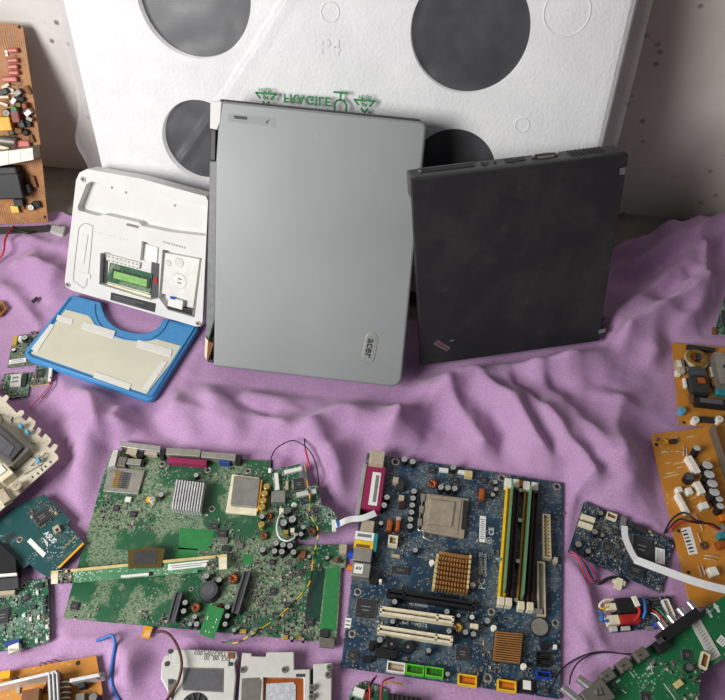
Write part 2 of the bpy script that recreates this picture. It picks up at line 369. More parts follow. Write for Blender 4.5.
class Board:
    """a circuit board with its soldered parts; positions are read off the photograph and laid on the board's plane"""
    def __init__(s, name, label, cat, fr, poly, mat, th=.0016, foot=True, group=None, edge=None):
        s.fr = fr; s.root = root(name, fr, label, cat, group); s.used = []
        s.poly = [fr.loc(*p)[:2] for p in poly]
        if foot: FOOT.append([(fr.M @ V((p[0], p[1], 0)))[:2] for p in s.poly])
        mb = MB().prism(s.poly, -th, 0, edge or mat, mat); s.pcb = mb.build('circuit_board', s.root)
    def at(s, px, py, h=0): return s.fr.loc(px, py, h)
    def use(s, c, r): s.used.append((c[0], c[1], r))
    def dims(s, px, py, w, h, z):
        a, b = s.fr.scale(px, py, z); return w * a, h * b
    def put(s, mb, name, bevel=0, label=None, parent=None):
        o = mb.build(name, s.root if parent is None else parent, bevel)
        if label: o['label'] = label
        if parent is not None: o.location = o.location - parent.location
        return o
    def box(s, name, px, py, w, h, z, mat, top=None, rot=0, bevel=.0004, z0=0, label=None, parent=None, inset=0):
        c = s.at(px, py, z0 + z); W, H = s.dims(px, py, w, h, z0 + z); s.use(c, max(W, H) * .5)
        return s.put(MB().box((c.x, c.y, z0), (W, H, z), mat, rot, top, inset), name, bevel, label, parent)
    def quad(s, name, pts, z, mat, z0=0, bevel=.0003, top=None, label=None, parent=None):
        p = [s.at(x, y, z0 + z)[:2] for x, y in pts]
        c = V((sum(q[0] for q in p) / len(p), sum(q[1] for q in p) / len(p))); s.use(c, max((V(q) - c).length for q in p) * .75)
        return s.put(MB().prism(p, z0, z0 + z, mat, top), name, bevel, label, parent)
    def cap(s, px, py, r, h=.012, body='black_plastic', top='cap_top', name='capacitor', label=None):
        c = s.at(px, py, h); a, b = s.fr.scale(px, py, h); R = r * (a + b) / 2; s.use(c, R)
        mb = MB().cyl((c.x, c.y, 0), R, h * .93, body, 14).cyl((c.x, c.y, h * .93), R, h * .05, body, 14, r2=R * .86)
        mb.cyl((c.x, c.y, h * .955), R * .84, h * .045, top, 14)
        mb.box((c.x, c.y, h), (R * 1.3, R * .12, .0001), 'grey_ink', .7).box((c.x, c.y, h), (R * .12, R * 1.3, .0001), 'grey_ink', .7)
        return s.put(mb, name, 0, label)
    def chip(s, px, py, w, h, z=.002, rot=0, mat='chip_black', pins=4, name='chip'):
        c = s.at(px, py, z); W, H = s.dims(px, py, w, h, z); s.use(c, max(W, H) * .6)
        mb = MB(); mb.box((c.x, c.y, .0003), (W, H, z), mat, rot, inset=.0002); ca, sa = math.cos(rot), math.sin(rot)
        n = max(4, int(W / .0016)); n2 = max(4, int(H / .0016))
        def pin(x, y, dx, dy): mb.box((c.x + x * ca - y * sa, c.y + x * sa + y * ca, 0), (dx, dy, .0006), 'steel', rot)
        for i in range(n):
            x = (i + .5) / n * W - W / 2
            for q in (-1, 1): pin(x, q * (H / 2 + .0006), W / n * .5, .0014)
        if pins == 4:
            for i in range(n2):
                y = (i + .5) / n2 * H - H / 2
                for q in (-1, 1): pin(q * (W / 2 + .0006), y, .0014, H / n2 * .5)
        mb.cyl((c.x - (W * .36) * ca + H * .36 * sa, c.y - W * .36 * sa - H * .36 * ca, z + .0003), .0006, .00005, 'grey_ink', 8)
        for j in range(2): mb.box((c.x + (.08 * H - j * .2 * H) * -sa, c.y + (.08 * H - j * .2 * H) * ca, z + .0003), (W * (.5 - .12 * j), H * .06, .00004), 'grey_ink', rot)
        return s.put(mb, name)
    def socket(s, name, px, py, w, h, z, mat, inner, rot=0, bars=0, along='x', wall=.0012, label=None, pins=None):
        """an open shrouded connector: four walls, a floor and contacts"""
        c = s.at(px, py, z); W, H = s.dims(px, py, w, h, z); s.use(c, max(W, H) * .5); mb = MB(); ca, sa = math.cos(rot), math.sin(rot)
        def b(x, y, dx, dy, z0, dz, mt): mb.box((c.x + x * ca - y * sa, c.y + x * sa + y * ca, z0), (dx, dy, dz), mt, rot)
        b(0, 0, W - wall, H - wall, 0, z * .55, inner)
        b(0, (H - wall) / 2, W, wall, 0, z, mat); b(0, -(H - wall) / 2, W, wall, 0, z, mat)
        b((W - wall) / 2, 0, wall, H - 2 * wall, 0, z, mat); b(-(W - wall) / 2, 0, wall, H - 2 * wall, 0, z, mat)
        for i in range(bars):
            if along == 'x':
                x = ((i + .5) / bars - .5) * (W - 2 * wall)
                for q in (-.22, .22): b(x, q * H, min(.0008, W / bars * .4), .0008, z * .55, z * .3, pins or 'gold')
            else:
                y = ((i + .5) / bars - .5) * (H - 2 * wall)
                for q in (-.22, .22): b(q * W, y, .0008, min(.0008, H / bars * .4), z * .55, z * .3, pins or 'gold')
        return s.put(mb, name, 0, label)
    def hole(s, px, py, r=4, name='mounting_hole', mat='dull_steel'):
        c = s.at(px, py); a, b = s.fr.scale(px, py); R = r * (a + b) / 2; s.use(c, R)
        return s.put(MB().torus((c.x, c.y, .0002), R * .75, R * .26, mat, 18, 6, flatten=.25).cyl((c.x, c.y, 0), R * .55, .00025, 'ink', 14), name)
    def ring(s, px, py, r, h=.008, mat='copper', core='dark_grey', name='coil', stand=False):
        c = s.at(px, py, h); a, b = s.fr.scale(px, py, h); R = r * (a + b) / 2; s.use(c, R); mb = MB(); t = R * .42
        mb.torus((c.x, c.y, t * 1.1), R - t, t, core, 20, 8)
        for i in range(12):
            an = 2 * math.pi * i / 12 + .1
            if i in (5,): continue
            d = V((math.cos(an), math.sin(an), 0)); mb.torus(V((c.x, c.y, t * 1.1)) + d * (R - t), t * 1.08, t * .17, mat, 10, 5, axis=V((-d.y, d.x, 0)))
        mb.cyl((c.x, c.y, 0), R * .25, .0004, 'ink', 10)
        return s.put(mb, name)
    def label(s, px, py, w, h, rot=0, z0=0, mat='paper', lines=3, name='label', barcode=False, vertical=False, label=None):
        c = s.at(px, py, z0); W, H = s.dims(px, py, w, h, z0); mb = MB(); ca, sa = math.cos(rot), math.sin(rot); s.use(c, max(W, H) * .45)
        mb.box((c.x, c.y, z0), (W, H, .0002), mat, rot)
        def b(x, y, dx, dy): mb.box((c.x + x * ca - y * sa, c.y + x * sa + y * ca, z0 + .0002), (dx, dy, .00005), 'grey_ink', rot)
        L = H if not vertical else W
        for i in range(lines):
            t = ((i + .5) / lines - .5) * L * .8; k = .8 - .25 * ((i * 37) % 3) / 2
            if vertical: b(t, 0, L * .8 / lines * .4, H * k)
            else: b(0, t, W * k, L * .8 / lines * .4)
        return s.put(mb, name, 0, label)
    def smd(s, n, seed=1, area=None, mats=('tan_plastic', 'black_plastic', 'dim_metal', 'chip_black', 'charcoal'), big=1.0):
        """tiny surface parts nobody could count: one part of the board"""
        r = random.Random(seed); xs = [p[0] for p in s.poly]; ys = [p[1] for p in s.poly]; mb = MB(); k = 0; tries = 0
        pol = [s.at(*p)[:2] for p in area] if area else s.poly
        xs = [p[0] for p in pol]; ys = [p[1] for p in pol]
        # they sit in clusters, like around chips
        cl = [(r.uniform(min(xs), max(xs)), r.uniform(min(ys), max(ys))) for _ in range(max(4, n // 14))]
        while k < n and tries < n * 30:
            tries += 1; q = r.choice(cl); sg = .012
            x, y = (q[0] + r.gauss(0, sg), q[1] + r.gauss(0, sg)) if r.random() < .75 else (r.uniform(min(xs), max(xs)), r.uniform(min(ys), max(ys)))
            x = round(x / .0016) * .0016; y = round(y / .0016) * .0016
            if not inside((x, y), pol) or not inside((x, y), s.poly): continue
            if any((x - u[0]) ** 2 + (y - u[1]) ** 2 < (u[2] + .001) ** 2 for u in s.used): continue
            d = r.choice(((.0016, .0008, .0006), (.002, .0012, .0007), (.0026, .0014, .0012), (.0035, .002, .0014)))
            d = tuple(v * big for v in d)
            if r.random() < .5: d = (d[1], d[0], d[2])
            m1 = r.choice(mats)
            mb.box((x, y, 0), d, m1)
            if d[0] > d[1]:
                for q_ in (-1, 1): mb.box((x + q_ * d[0] * .5, y, 0), (d[0] * .22, d[1] * 1.04, d[2] * 1.03), 'dull_steel')
            else:
                for q_ in (-1, 1): mb.box((x, y + q_ * d[1] * .5, 0), (d[0] * 1.04, d[1] * .22, d[2] * 1.03), 'dull_steel')
            k += 1
        o = s.put(mb, 'surface_components'); o['kind'] = 'stuff'; return o
def wire(name, pts, r, mat, label, cat='wire', group=None, extra=None):
    """a loose lead: points are (px, py, height)"""
    P = [at(x, y, z) for x, y, z in pts]; base = P[0].copy()
    mb = MB().tube([p - base for p in P], r, mat)
    if extra: extra(mb, [p - base for p in P])
    o = mb.build(name); o.location += base
    return tag(o, label, cat, group) if label else o
# ------------------------------------------------------------------ the setting
def structure(o, label=None):
    o['kind'] = 'structure'
    if label: o['label'] = label
    return o
WD = V((1, -.125, 0)).normalized(); WN = V((0, 0, 1)).cross(WD)          # wall direction, its far side
def wall_y(x): return .990 - .125 * x
mb = MB(); a = V((-2.6, wall_y(-2.6), 0)); b = V((2.6, wall_y(2.6), 0))
mb.prism([(a.x, a.y), (b.x, b.y), (b.x + WN.x * .12, b.y + WN.y * .12), (a.x + WN.x * .12, a.y + WN.y * .12)], -.05, 2.4, 'plaster')
structure(mb.build('wall_back'))
mb = MB().prism([(-2.6, -1.6), (2.6, -1.6), (2.6, 1.4), (-2.6, 1.4)], -.05, 0, 'concrete')
structure(mb.build('floor'))

# ------------------------------------------------------------------ polystyrene slab in its bag
FOAMY = .7385
fx = V((1, -.15, 0)).normalized(); fn = V((0, 0, 1)).cross(fx); ta = math.radians(71)
FF = Frame(V((0, FOAMY, .022)), fx, fn * math.cos(ta) + V((0, 0, 1)) * math.sin(ta))
SL = FF.loc(84, 100).x; SR = FF.loc(616, 100).x; ST, TH = .54, .052
foam = root('foam_slab', FF, 'white polystyrene packing slab with round dark recesses leaning on the wall', 'packaging')
holes = [(193, -4, 57.5, 0), (470, 32, 60, 0), (201, 141, 39, 1), (453, 171, 42, 1)]
HC = []
for px, py, r, _ in holes:
    c = FF.loc(px, py); HC.append((c.x, c.y, r * FF.scale(px, py)[0]))
# upper rows of recesses out of the frame follow the same grid
bm = bmesh.new()
def slab_mesh():
    """front face with round recesses: grid of quads, holes cut with rings"""
    mb = MB(); D = .014
    xs = sorted({SL + .02, SR - .02} | {h[0] - h[2] - .012 for h in HC} | {h[0] + h[2] + .012 for h in HC})
    return xs
me = bpy.data.meshes.new('slab')
bmesh.ops.create_cube(bm, size=1)
for v in bm.verts: v.co = V((SL + (v.co.x + .5) * (SR - SL), (v.co.y + .5) * ST, -TH + (v.co.z + .5) * TH))
for v in bm.verts:
    if v.co.x < 0: v.co.x -= .040 * (v.co.y / ST - .42)
bmesh.ops.bevel(bm, geom=list(bm.edges), offset=.016, segments=4, affect='EDGES', profile=.6)
bm.to_mesh(me); bm.free()
slab = bpy.data.objects.new('slab', me); COL.objects.link(slab); me.materials.append(M['polystyrene'])
cutm = MB()
for x, y, r in HC: cutm.cyl((x, y, -.013), r, .05, 'polystyrene', 64)
cut = cutm.build('cutter')
bo = slab.modifiers.new('cut', 'BOOLEAN'); bo.object = cut; bo.solver = 'EXACT'; bo.operation = 'DIFFERENCE'
bpy.context.view_layer.update()
me2 = bpy.data.meshes.new_from_object(slab.evaluated_get(bpy.context.evaluated_depsgraph_get()))
slab.modifiers.clear(); slab.data = me2; bpy.data.objects.remove(cut)
me2.materials.clear(); me2.materials.append(M['polystyrene'])
slab.parent = foam
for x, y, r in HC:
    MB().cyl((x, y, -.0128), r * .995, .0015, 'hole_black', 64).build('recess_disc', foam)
mb = MB()                                              # moulded ejector rings and a raised mould mark
for px, py, r in ((567, 12, 23), (522, 125, 7), (330, 12, 9)):
    c = FF.loc(px, py); mb.torus((c.x, c.y, .0002), r * FF.scale(px, py)[0], .0011, 'polystyrene', 40, 6, flatten=.7)
c = FF.loc(330, 48); text_mesh(mb, 'P4', (c.x, c.y, .0002), .028, 'polystyrene', th=.0008, bold=.01)
mb.build('mould_mark', foam)

# bag: a thin skin round the slab
def bag():
    g = root('plastic_bag', FF, 'clear plastic bag with green fragile print pulled over the white polystyrene slab', 'bag')
    nx, ny = 150, 130; cr = [FF.loc(*p)[:2] for p in ((292, -6), (262, 44), (228, 94), (198, 138), (164, 186))]
    def ridge(x, y):
        best = 9
        for i in range(len(cr) - 1):
            a, b = V(cr[i]), V(cr[i + 1]); p = V((x, y)); t = max(0, min(1, (p - a).dot(b - a) / (b - a).length_squared)); best = min(best, (p - a - (b - a) * t).length)
        return .0050 * math.exp(-(best / .0042) ** 2)
    vs = []; x0, x1 = SL - .016, SR + .020
    bul = FF.loc(97, 146)
    for j in range(ny + 1):
        for i in range(nx + 1):
            u, w = i / nx, j / ny; x = x0 + (x1 - x0) * u - .040 * (w - .42) * (1 - u); y = .002 + (ST + .006) * w
            z = .0035 + .0022 * noise.noise(V((x * 13, y * 9, 3.1))) + .0016 * noise.noise(V((x * 40, y * 34, 7))) + ridge(x, y)
            for s_, e in ((SL + .016, -1), (SR - .016, 1)):
                d = (x - s_) * e
                if d > 0:
                    t = min(1, d / (.044 if e < 0 else .038)); z -= .026 * t * t
            k = math.exp(-(((y - bul.y) / .028) ** 2)) * max(0, 1 - u / .10); x -= .014 * k
            x += .004 * noise.noise(V((y * 16, 1.5, i * .02))) * (1 if u in (0, 1) else 0)
            vs.append(V((x, y, max(z, .0012) if SL + .05 < x < SR - .02 else z)))
    fs = [[j * (nx + 1) + i, j * (nx + 1) + i + 1, (j + 1) * (nx + 1) + i + 1, (j + 1) * (nx + 1) + i] for j in range(ny) for i in range(nx)]
    o = MB().add(vs, fs, 'clear_plastic', True).build('front_sheet', g)
    mb = MB(); vs = []                                  # side gussets and back
    ys = [.002 + (ST + .006) * j / 40 for j in range(41)]
    for y in ys:
        k = math.exp(-(((y - bul.y) / .028) ** 2)); sk = -.040 * (y / ST - .42)
        e0 = x0 + sk - .014 * k; w_ = .003 * noise.noise(V((y * 20, 9, 1)))
        for x, z in ((e0, -.022), (SL + sk - .008 + w_, -.04), (SL + sk - .006, -TH - .004), (SR + .006, -TH - .004), (SR + .008 + w_, -.04), (x1, -.022)): vs.append(V((x, y, z)))
    fs = [[j * 6 + i, j * 6 + i + 1, j * 6 + 7 + i, j * 6 + 6 + i] for j in range(40) for i in range(5)]
    MB().add(vs, fs, 'clear_plastic', True).build('back_sheet', g)
    mb = MB()                                           # print, seen mirrored: it is on the bag upside down
    def T(t, px, py, size, sp=1.0):
        c = FF.loc(px, py, .0095); text_mesh(mb, t, (c.x, c.y, .0095), size, 'print_green', rot=R_, flip=True, th=.0003, spacing=sp, bold=.03)
    a, b = FF.loc(255, 96, .0095), FF.loc(375, 107, .0095); R_ = math.atan2(b.y - a.y, b.x - a.x)
    T('FRAGILE', 307, 99.5, .0155, 1.12); T('PE-LD', 265, 89.5, .0058, 1.2); T('PE-LD', 365, 96.8, .0058, 1.2)
    T('04', 266, 97.5, .0072); T('04', 364.5, 104.5, .0072)
    def line(p, q, w=.0027):
        d = (V(q) - V(p)); ang = math.atan2(d.y, d.x); m = (V(p) + V(q)) / 2
        mb.box((m.x, m.y, .0096), (d.length + w * .6, w, .0002), 'print_green', ang)
    def L(pts):
        P = [FF.loc(x, y, .0096)[:2] for x, y in pts]
        for i in range(len(P) - 1): line(P[i], P[i + 1])
    for ox, oy in ((0, 0), (98.5, 7)):                  # recycling triangles, point down
        t = [(256, 92.5), (276, 94.2), (266, 105.5)]
        t = [(x + ox, y + oy) for x, y in t]
        L([t[0], ((t[0][0] + t[1][0]) / 2 - 2, (t[0][1] + t[1][1]) / 2)]); L([((t[0][0] + t[1][0]) / 2 + 2, (t[0][1] + t[1][1]) / 2), t[1], ((t[1][0] * .55 + t[2][0] * .45), (t[1][1] * .55 + t[2][1] * .45))])
        L([(t[1][0] * .3 + t[2][0] * .7, t[1][1] * .3 + t[2][1] * .7), t[2], (t[0][0] * .3 + t[2][0] * .7, t[0][1] * .3 + t[2][1] * .7)]); L([(t[0][0] * .6 + t[2][0] * .4, t[0][1] * .6 + t[2][1] * .4), t[0]])
        L([(t[0][0] + 8, t[0][1] - 1.5), (t[0][0] + 10.5, t[0][1] + 1.5)])
    L([(334, 92), (347.5, 93.2)]); L([(341, 93), (340.4, 100)])      # wine glass standing on its head
    L([(334.5, 111.5), (334.8, 104), (337, 100.5), (340.5, 99.7), (344, 101), (346.4, 104.6), (346.5, 112.5)])
    mb.build('fragile_print', g)['label'] = 'mirrored green fragile print and recycling triangles'
bag()

# ------------------------------------------------------------------ silver laptop
fs_ = lean((205, 366), (396, 387), .031, 52.5)
def silver():
    r = root('laptop', fs_, 'large closed silver grey laptop standing on its side with hinge at left', 'laptop')
    L = lambda x, y, h=0: fs_.loc(x, y, h)[:2]
    FOOT.append([(fs_.M @ V((x, y, z)))[:2] for x, y, z in ((-.01, 0, .01), (.28, 0, .01), (.28, 0, -.04), (-.01, 0, -.04))])
    P = [L(208, 366), L(394.5, 387.5), L(400, 384), L(427, 127), L(424, 122.5), L(217, 101)]
    # z=0 is the outer face of the lid
    lid = MB().prism([L(213, 366.5), L(392, 387), L(398, 385), L(401.5, 380), L(426.2, 128), L(424.8, 123), L(420, 121.5), L(222, 100.8), L(217.5, 130), L(215.5, 161), L(214, 318)], -.011, 0, 'silver_lid')
    o = lid.build('lid', r, .003, 3)
    base = MB().prism([(-.002, .001), (.2615, .001), (.2665, .006), (.2695, .340), (.264, .350), (.006, .355)], -.038, -.0125, 'charcoal')
    base.build('base', r, .003, 2)
    mb = MB().prism([(.004, .004), (.260, .004), (.264, .340), (.006, .352)], -.0126, -.0108, 'black_plastic')
    mb.build('screen_bezel', r)
    h = MB().prism([L(210.4, 101), L(222, 101.2), L(220.5, 122), L(217, 130), L(209.8, 128.5)], -.013, .0005, 'netbook_white'); h.build('hinge_cover', r, .0012)['label'] = 'pale silver hinge cover at the top'
    h = MB().prism([L(210, 129), L(215.6, 130), L(214.8, 161), L(209.4, 160)], -.016, -.002, 'black_plastic'); h.build('hinge', r, .001)
    h = MB().prism([L(209.2, 161), L(217, 161), L(215, 318), L(208.5, 340), L(205.5, 336), L(206.2, 300)], -.018, -.0012, 'barrel_grey'); h.build('hinge_barrel', r, .0015)
    h = MB().prism([L(205, 337), L(208, 341), L(206.5, 361), L(204.2, 356)], -.016, -.001, 'cream_plastic'); h.build('hinge_cover', r, .0006)['label'] = 'cracked hinge corner at the bottom'
    h = MB().prism([L(208.5, 342), L(214, 343), L(211, 352), L(207.5, 362), L(206.5, 359)], -.014, .0004, 'rust'); h.build('cracked_edge', r, .0004)
    # clear film with small dark print
    mb = MB(); fr = fs_
    q = [L(228, 113.5), L(275, 118), L(275, 127), L(228, 121.5)]; mb.prism(q, 0, .0003, 'sticker_clear')
    mb.prism([L(234.3, 115.4), L(247.3, 116.7), L(247.2, 119.9), L(234.2, 118.6)], .0003, .0005, 'dark_grey')
    mb.prism([L(265.6, 122.6), L(269.4, 118.9), L(269, 120.4), L(266.6, 124.1)], .0003, .0005, 'dark_grey')
    mb.build('film_sticker', r)
    # badge
    c = fs_.loc(370, 348); sx, sy = fs_.scale(370, 348); d = V(L(367.2, 362)) - V(L(372.5, 334)); an = math.atan2(d.y, d.x) + math.pi / 2
    def pill(W, Hh, n=10):
        p = []
        for q, y in ((1, Hh / 2 - W / 2), (-1, -(Hh / 2 - W / 2))):
            for i in range(n + 1):
                t = math.pi * i / n + (0 if q > 0 else math.pi); p.append((W / 2 * math.cos(t), y + W / 2 * math.sin(t)))
        ca, sa = math.cos(an), math.sin(an); return [(c.x + x * ca - y * sa, c.y + x * sa + y * ca) for x, y in p]
    W, Hh = 12.6 * sx, 31 * sy
    mb = MB().prism(pill(W, Hh), 0, .0008, 'dull_steel'); o = mb.build('badge', r, .0003)
    b2 = MB().prism(pill(W * .74, Hh * .88), .0008, .0011, 'silver_lid')
    text_mesh(b2, 'acer', (c.x, c.y, .0011), W * .9, 'logo_dark', rot=an - math.pi / 2, th=.0003, bold=.02)
    o2 = b2.build('badge_lettering', o); o2.location -= o.location
silver()

# ------------------------------------------------------------------ black laptop
ft = lean((421, 366), (600, 341), .020, 72.5)
def black():
    r = root('laptop', ft, 'worn black closed laptop standing on its side with ports along the top', 'laptop')
    L = lambda x, y, h=0: ft.loc(x, y, h)[:2]; TH2 = .036
    BL, BR, TR, TL = L(421, 366), L(600, 341), L(628.6, 153), L(411, 180)
    body = [BL, BR, L(605, 300), L(625.6, 176), L(619.5, 176), L(620, 168), L(627.6, 167), TR, TL]
    FOOT.append([(ft.M @ V((x, y, z)))[:2] for x, y, z in ((BL[0], 0, 0), (BR[0], 0, 0), (BR[0], 0, -.04), (BL[0], 0, -.04))])
    MB().prism(body, -.008, 0, 'worn_black').build('lid', r, .0018, 3)
    base = [(BL[0] + .010, .002), (BR[0] - .001, .002), (TR[0] - .002, TR[1] - .001), (TL[0] + .002, TL[1] - .0005), (TL[0] + .003, TL[1] - .03), (TL[0] + .016, TL[1] - .06), (TL[0] + .020, TL[1] - .13)]
    MB().prism(base, -TH2, -.0088, 'side_lit_grey').build('base', r, .0025, 2)  # base paler than the lid: light on the port side put into its colour
    MB().prism([(BL[0] + .012, .004), (BR[0] - .004, .004), (TR[0] - .004, TR[1] - .003), (TL[0] + .004, TL[1] - .003), (TL[0] + .006, TL[1] - .03), (TL[0] + .018, TL[1] - .06), (TL[0] + .022, TL[1] - .13)], -.0090, -.0078, 'black_plastic').build('screen_bezel', r)
    # top side: ports. local frame on the narrow face: u along, depth = -z
    a, b = V(TL), V(TR); e = (b - a).normalized(); up = V((-e.y, e.x)); Lg = (b - a).length
    def side(name, t0, t1, d0, d1, hgt, mat, lift=0, parent=None):
        p0, p1 = a + e * Lg * t0 + up * lift, a + e * Lg * t1 + up * lift
        mb = MB().prism([p0, p1, p1 + up * hgt, p0 + up * hgt], -d1, -d0, mat); o = mb.build(name, r); return o
    side('card_slot', .06, .31, .019, .029, .0006, 'ink', -.0001); side('card_slot_edge', .055, .315, .0292, .031, .0012, 'slot_grey', -.0001)
    side('eject_button', .052, .062, .018, .025, .0018, 'dull_steel')
    side('audio_port', .345, .36, .017, .028, .0006, 'ink'); side('audio_port', .368, .376, .02, .025, .0006, 'ink'); side('audio_port', .40, .41, .02, .025, .0006, 'ink')
    side('network_port', .455, .50, .017, .028, .0006, 'ink'); side('modem_port', .505, .545, .018, .027, .0006, 'ink')
    v = side('vga_port', .585, .69, .0175, .0275, .001, 'ink'); side('vga_shell', .60, .675, .0165, .0175, .0022, 'dull_steel'); side('vga_shell', .60, .675, .0272, .0282, .0022, 'dull_steel')
    for t in (.578, .69): side('port_screw', t, t + .012, .0205, .0245, .0028, 'steel')
    for i in range(9): side('vent_slot', .755 + i * .0185, .764 + i * .0185, .012, .031, .0006, 'ink')
    h = MB().prism([L(619.6, 169), L(626.6, 167.8), L(625.6, 175.4), L(619.4, 176)], -.013, -.002, 'steel'); h.build('hinge', r, .0006)['label'] = 'bright metal hinge'
    mb = MB(); c = ft.loc(442.2, 345.8); sx, sy = ft.scale(442, 346)
    mb.box((c.x, c.y, 0), (17 * sx, 5.6 * sx, .0003), 'logo_red', -.70)
    for k in range(-3, 3):
        t = (k + .5) * 2.6 * sx; mb.box((c.x + t * math.cos(-.7), c.y + t * math.sin(-.7), .0003), (1.2 * sx, 3.4 * sx, .0001), 'worn_black', -.7 + (.5 if k % 2 else 0))
    mb.build('logo_patch', r)['label'] = 'worn reddish logo patch'
    c = ft.loc(602, 331); MB().box((c.x, c.y, 0), (7 * sx, 4.5 * sx, .0003), 'grey_ink', .12).build('sticker', r)
    c = ft.loc(452, 340.5); MB().box((c.x, c.y, 0), (4 * sx, 1.3 * sx, .0002), 'grey_ink', .1).build('paint_chip', r)
black()

# ------------------------------------------------------------------ white netbook, opened underside
fnb = lean((66, 288), (200, 327), .022, 62)
def netbook():
    r = root('netbook', fnb, 'white netbook with open underside showing green memory module, leaning beside silver laptop', 'netbook')
    L = lambda x, y, h=0: fnb.loc(x, y, h)[:2]; T = .024
    FOOT.append([(fnb.M @ V((x, 0, z)))[:2] for x, z in ((0, 0), (.235, 0), (.235, -.03), (0, -.03))])
    out = [L(*p) for p in ((66, 287), (64.6, 281), (76, 180), (79.5, 172.5), (87, 169), (140, 178.5), (206, 196.5), (208, 201), (202.5, 321), (200.5, 326.5), (196, 326.5), (72, 290.5))]
    # chassis as a slab with three openings, cut with booleans
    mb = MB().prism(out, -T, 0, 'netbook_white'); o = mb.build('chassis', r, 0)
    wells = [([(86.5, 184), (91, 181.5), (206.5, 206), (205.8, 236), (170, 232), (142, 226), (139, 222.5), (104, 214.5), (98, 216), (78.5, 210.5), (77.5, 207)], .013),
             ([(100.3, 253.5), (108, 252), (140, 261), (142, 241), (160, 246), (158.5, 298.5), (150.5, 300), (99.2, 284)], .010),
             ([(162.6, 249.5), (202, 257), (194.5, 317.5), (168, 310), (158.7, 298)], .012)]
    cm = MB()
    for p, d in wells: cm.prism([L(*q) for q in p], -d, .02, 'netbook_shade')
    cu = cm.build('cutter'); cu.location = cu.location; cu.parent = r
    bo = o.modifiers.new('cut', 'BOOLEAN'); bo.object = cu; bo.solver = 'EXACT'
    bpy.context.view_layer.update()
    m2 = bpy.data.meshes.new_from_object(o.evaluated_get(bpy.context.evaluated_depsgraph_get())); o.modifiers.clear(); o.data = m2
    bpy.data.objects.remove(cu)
    b = o.modifiers.new('edge', 'BEVEL'); b.width = .0012; b.segments = 2; b.limit_method = 'ANGLE'; b.angle_limit = math.radians(45)
    lid = [L(*p) for p in ((68, 287), (66, 281), (77.5, 181), (81, 174), (88, 171), (140, 180.5), (205, 198), (200, 325))]
    MB().prism(lid, -T - .007, -T - .0005, 'netbook_white').build('screen_lid', r, .002)
    def q(name, pts, z0, z1, mat, bevel=.0002, top=None, par=None):
        oo = MB().prism([L(x, y, z1) for x, y in pts], z0, z1, mat, top).build(name, par or r, bevel)
        if par: oo.location -= par.location
        return oo
    # memory
    q('bay_dark_edge', [(101.5, 255.5), (108, 255), (107, 286.5), (100.5, 284.5)], -.010, -.0092, 'dark_grey')  # dark strips put in for the dark gaps round the bay
    q('bay_dark_edge', [(158.5, 266), (161.5, 266), (159, 297), (156.5, 299)], -.010, -.0072, 'charcoal')
    pl = q('shield_plate', [(107, 254), (140, 263), (139, 269), (106, 260)], -.010, -.006, 'pale_metal')
    mb = MB()
    for i in range(8):
        for j in range(2):
            c = fnb.loc(109 + i * 4 + j * .3, 256.5 + i * 1.1 + j * 4, -.006); mb.cyl((c.x, c.y, -.006), .0012, .0002, 'dim_metal', 8)
    oo = mb.build('perforation', pl); oo.location -= pl.location
    mo = q('memory_module', [(109.5, 263), (152.5, 274.5), (150, 293.5), (107, 281.5)], -.010, -.007, 'pcb_green')
    for i in range(4):
        x = 112.5 + i * 10; y = 268.5 + i * 2.7
        k = q('memory_chip', [(x, y), (x + 8, y + 2.1), (x + 7, y + 12), (x - 1, y + 9.8)], -.007, -.0058, 'chip_black', par=mo)
    lb = q('label', [(114, 271), (147, 279.6), (146.5, 287), (113, 278)], -.0058, -.0055, 'memory_label', par=mo)
    for i in range(3):
        pass
    q('socket_edge', [(107, 283), (151, 295.5), (150.5, 298), (106.5, 285.5)], -.010, -.007, 'cream_plastic')
    q('wireless_card', [(143, 243.5), (157.5, 247.5), (156.5, 263), (142, 259)], -.010, -.007, 'white_plastic', top='paper')
    q('red_lead', [(154, 277), (157.5, 278), (157, 284), (153.5, 283)], -.010, -.006, 'red_part')
    q('card_frame', [(151.5, 262), (159, 264), (157, 299), (149.5, 296.5)], -.010, -.0085, 'charcoal')
    # drive
    hd = q('hard_drive', [(163.5, 252.5), (200.5, 259.5), (195.5, 303), (160.5, 293)], -.012, -.005, 'hdd_label')
    c = fnb.loc(179.5, 281, -.005); sx, _ = fnb.scale(179, 281)
    for (px, py, rr, mt) in ((179.5, 281, 7, 'white_plastic'), (179.3, 262.5, 4.2, 'pale_metal'), (168.5, 263, 2.5, 'pale_metal')):
        c = fnb.loc(px, py, -.005); oo = MB().cyl((c.x, c.y, -.005), rr * sx, .0005, mt, 24).torus((c.x, c.y, -.005), rr * sx, .0005, 'dim_metal', 24, 6).build('drive_hub', hd); oo.location -= hd.location
    c = fnb.loc(179.5, 281, -.0044); mb = MB(); 
    for dx, dy in ((0, 2), (0, -2)): mb.box((c.x + dx * sx, c.y + dy * sx, -.0045), (4 * sx, 1 * sx, .0001), 'ink', 0)
    oo = mb.build('drive_print', hd); oo.location -= hd.location
    q('drive_rail', [(199.5, 259), (202, 259.5), (194.5, 316), (192, 315)], -.012, -.003, 'dim_metal')
    q('drive_connector', [(168.5, 297), (183, 301), (182, 310), (167.5, 306)], -.012, -.003, 'white_plastic', .0006)
    q('connector_tape', [(170.5, 296), (175.5, 297.3), (175, 300), (170, 298.6)], -.003, -.0026, 'blue_plastic')
    q('drive_plug', [(168, 305), (193, 310), (192, 316.5), (167, 310)], -.012, -.0045, 'black_plastic', .0006)
    lab = q('label', [(111, 292.3), (156, 303.6), (154.8, 312.4), (110.3, 300)], 0, .0004, 'chip_black')
    mb = MB()
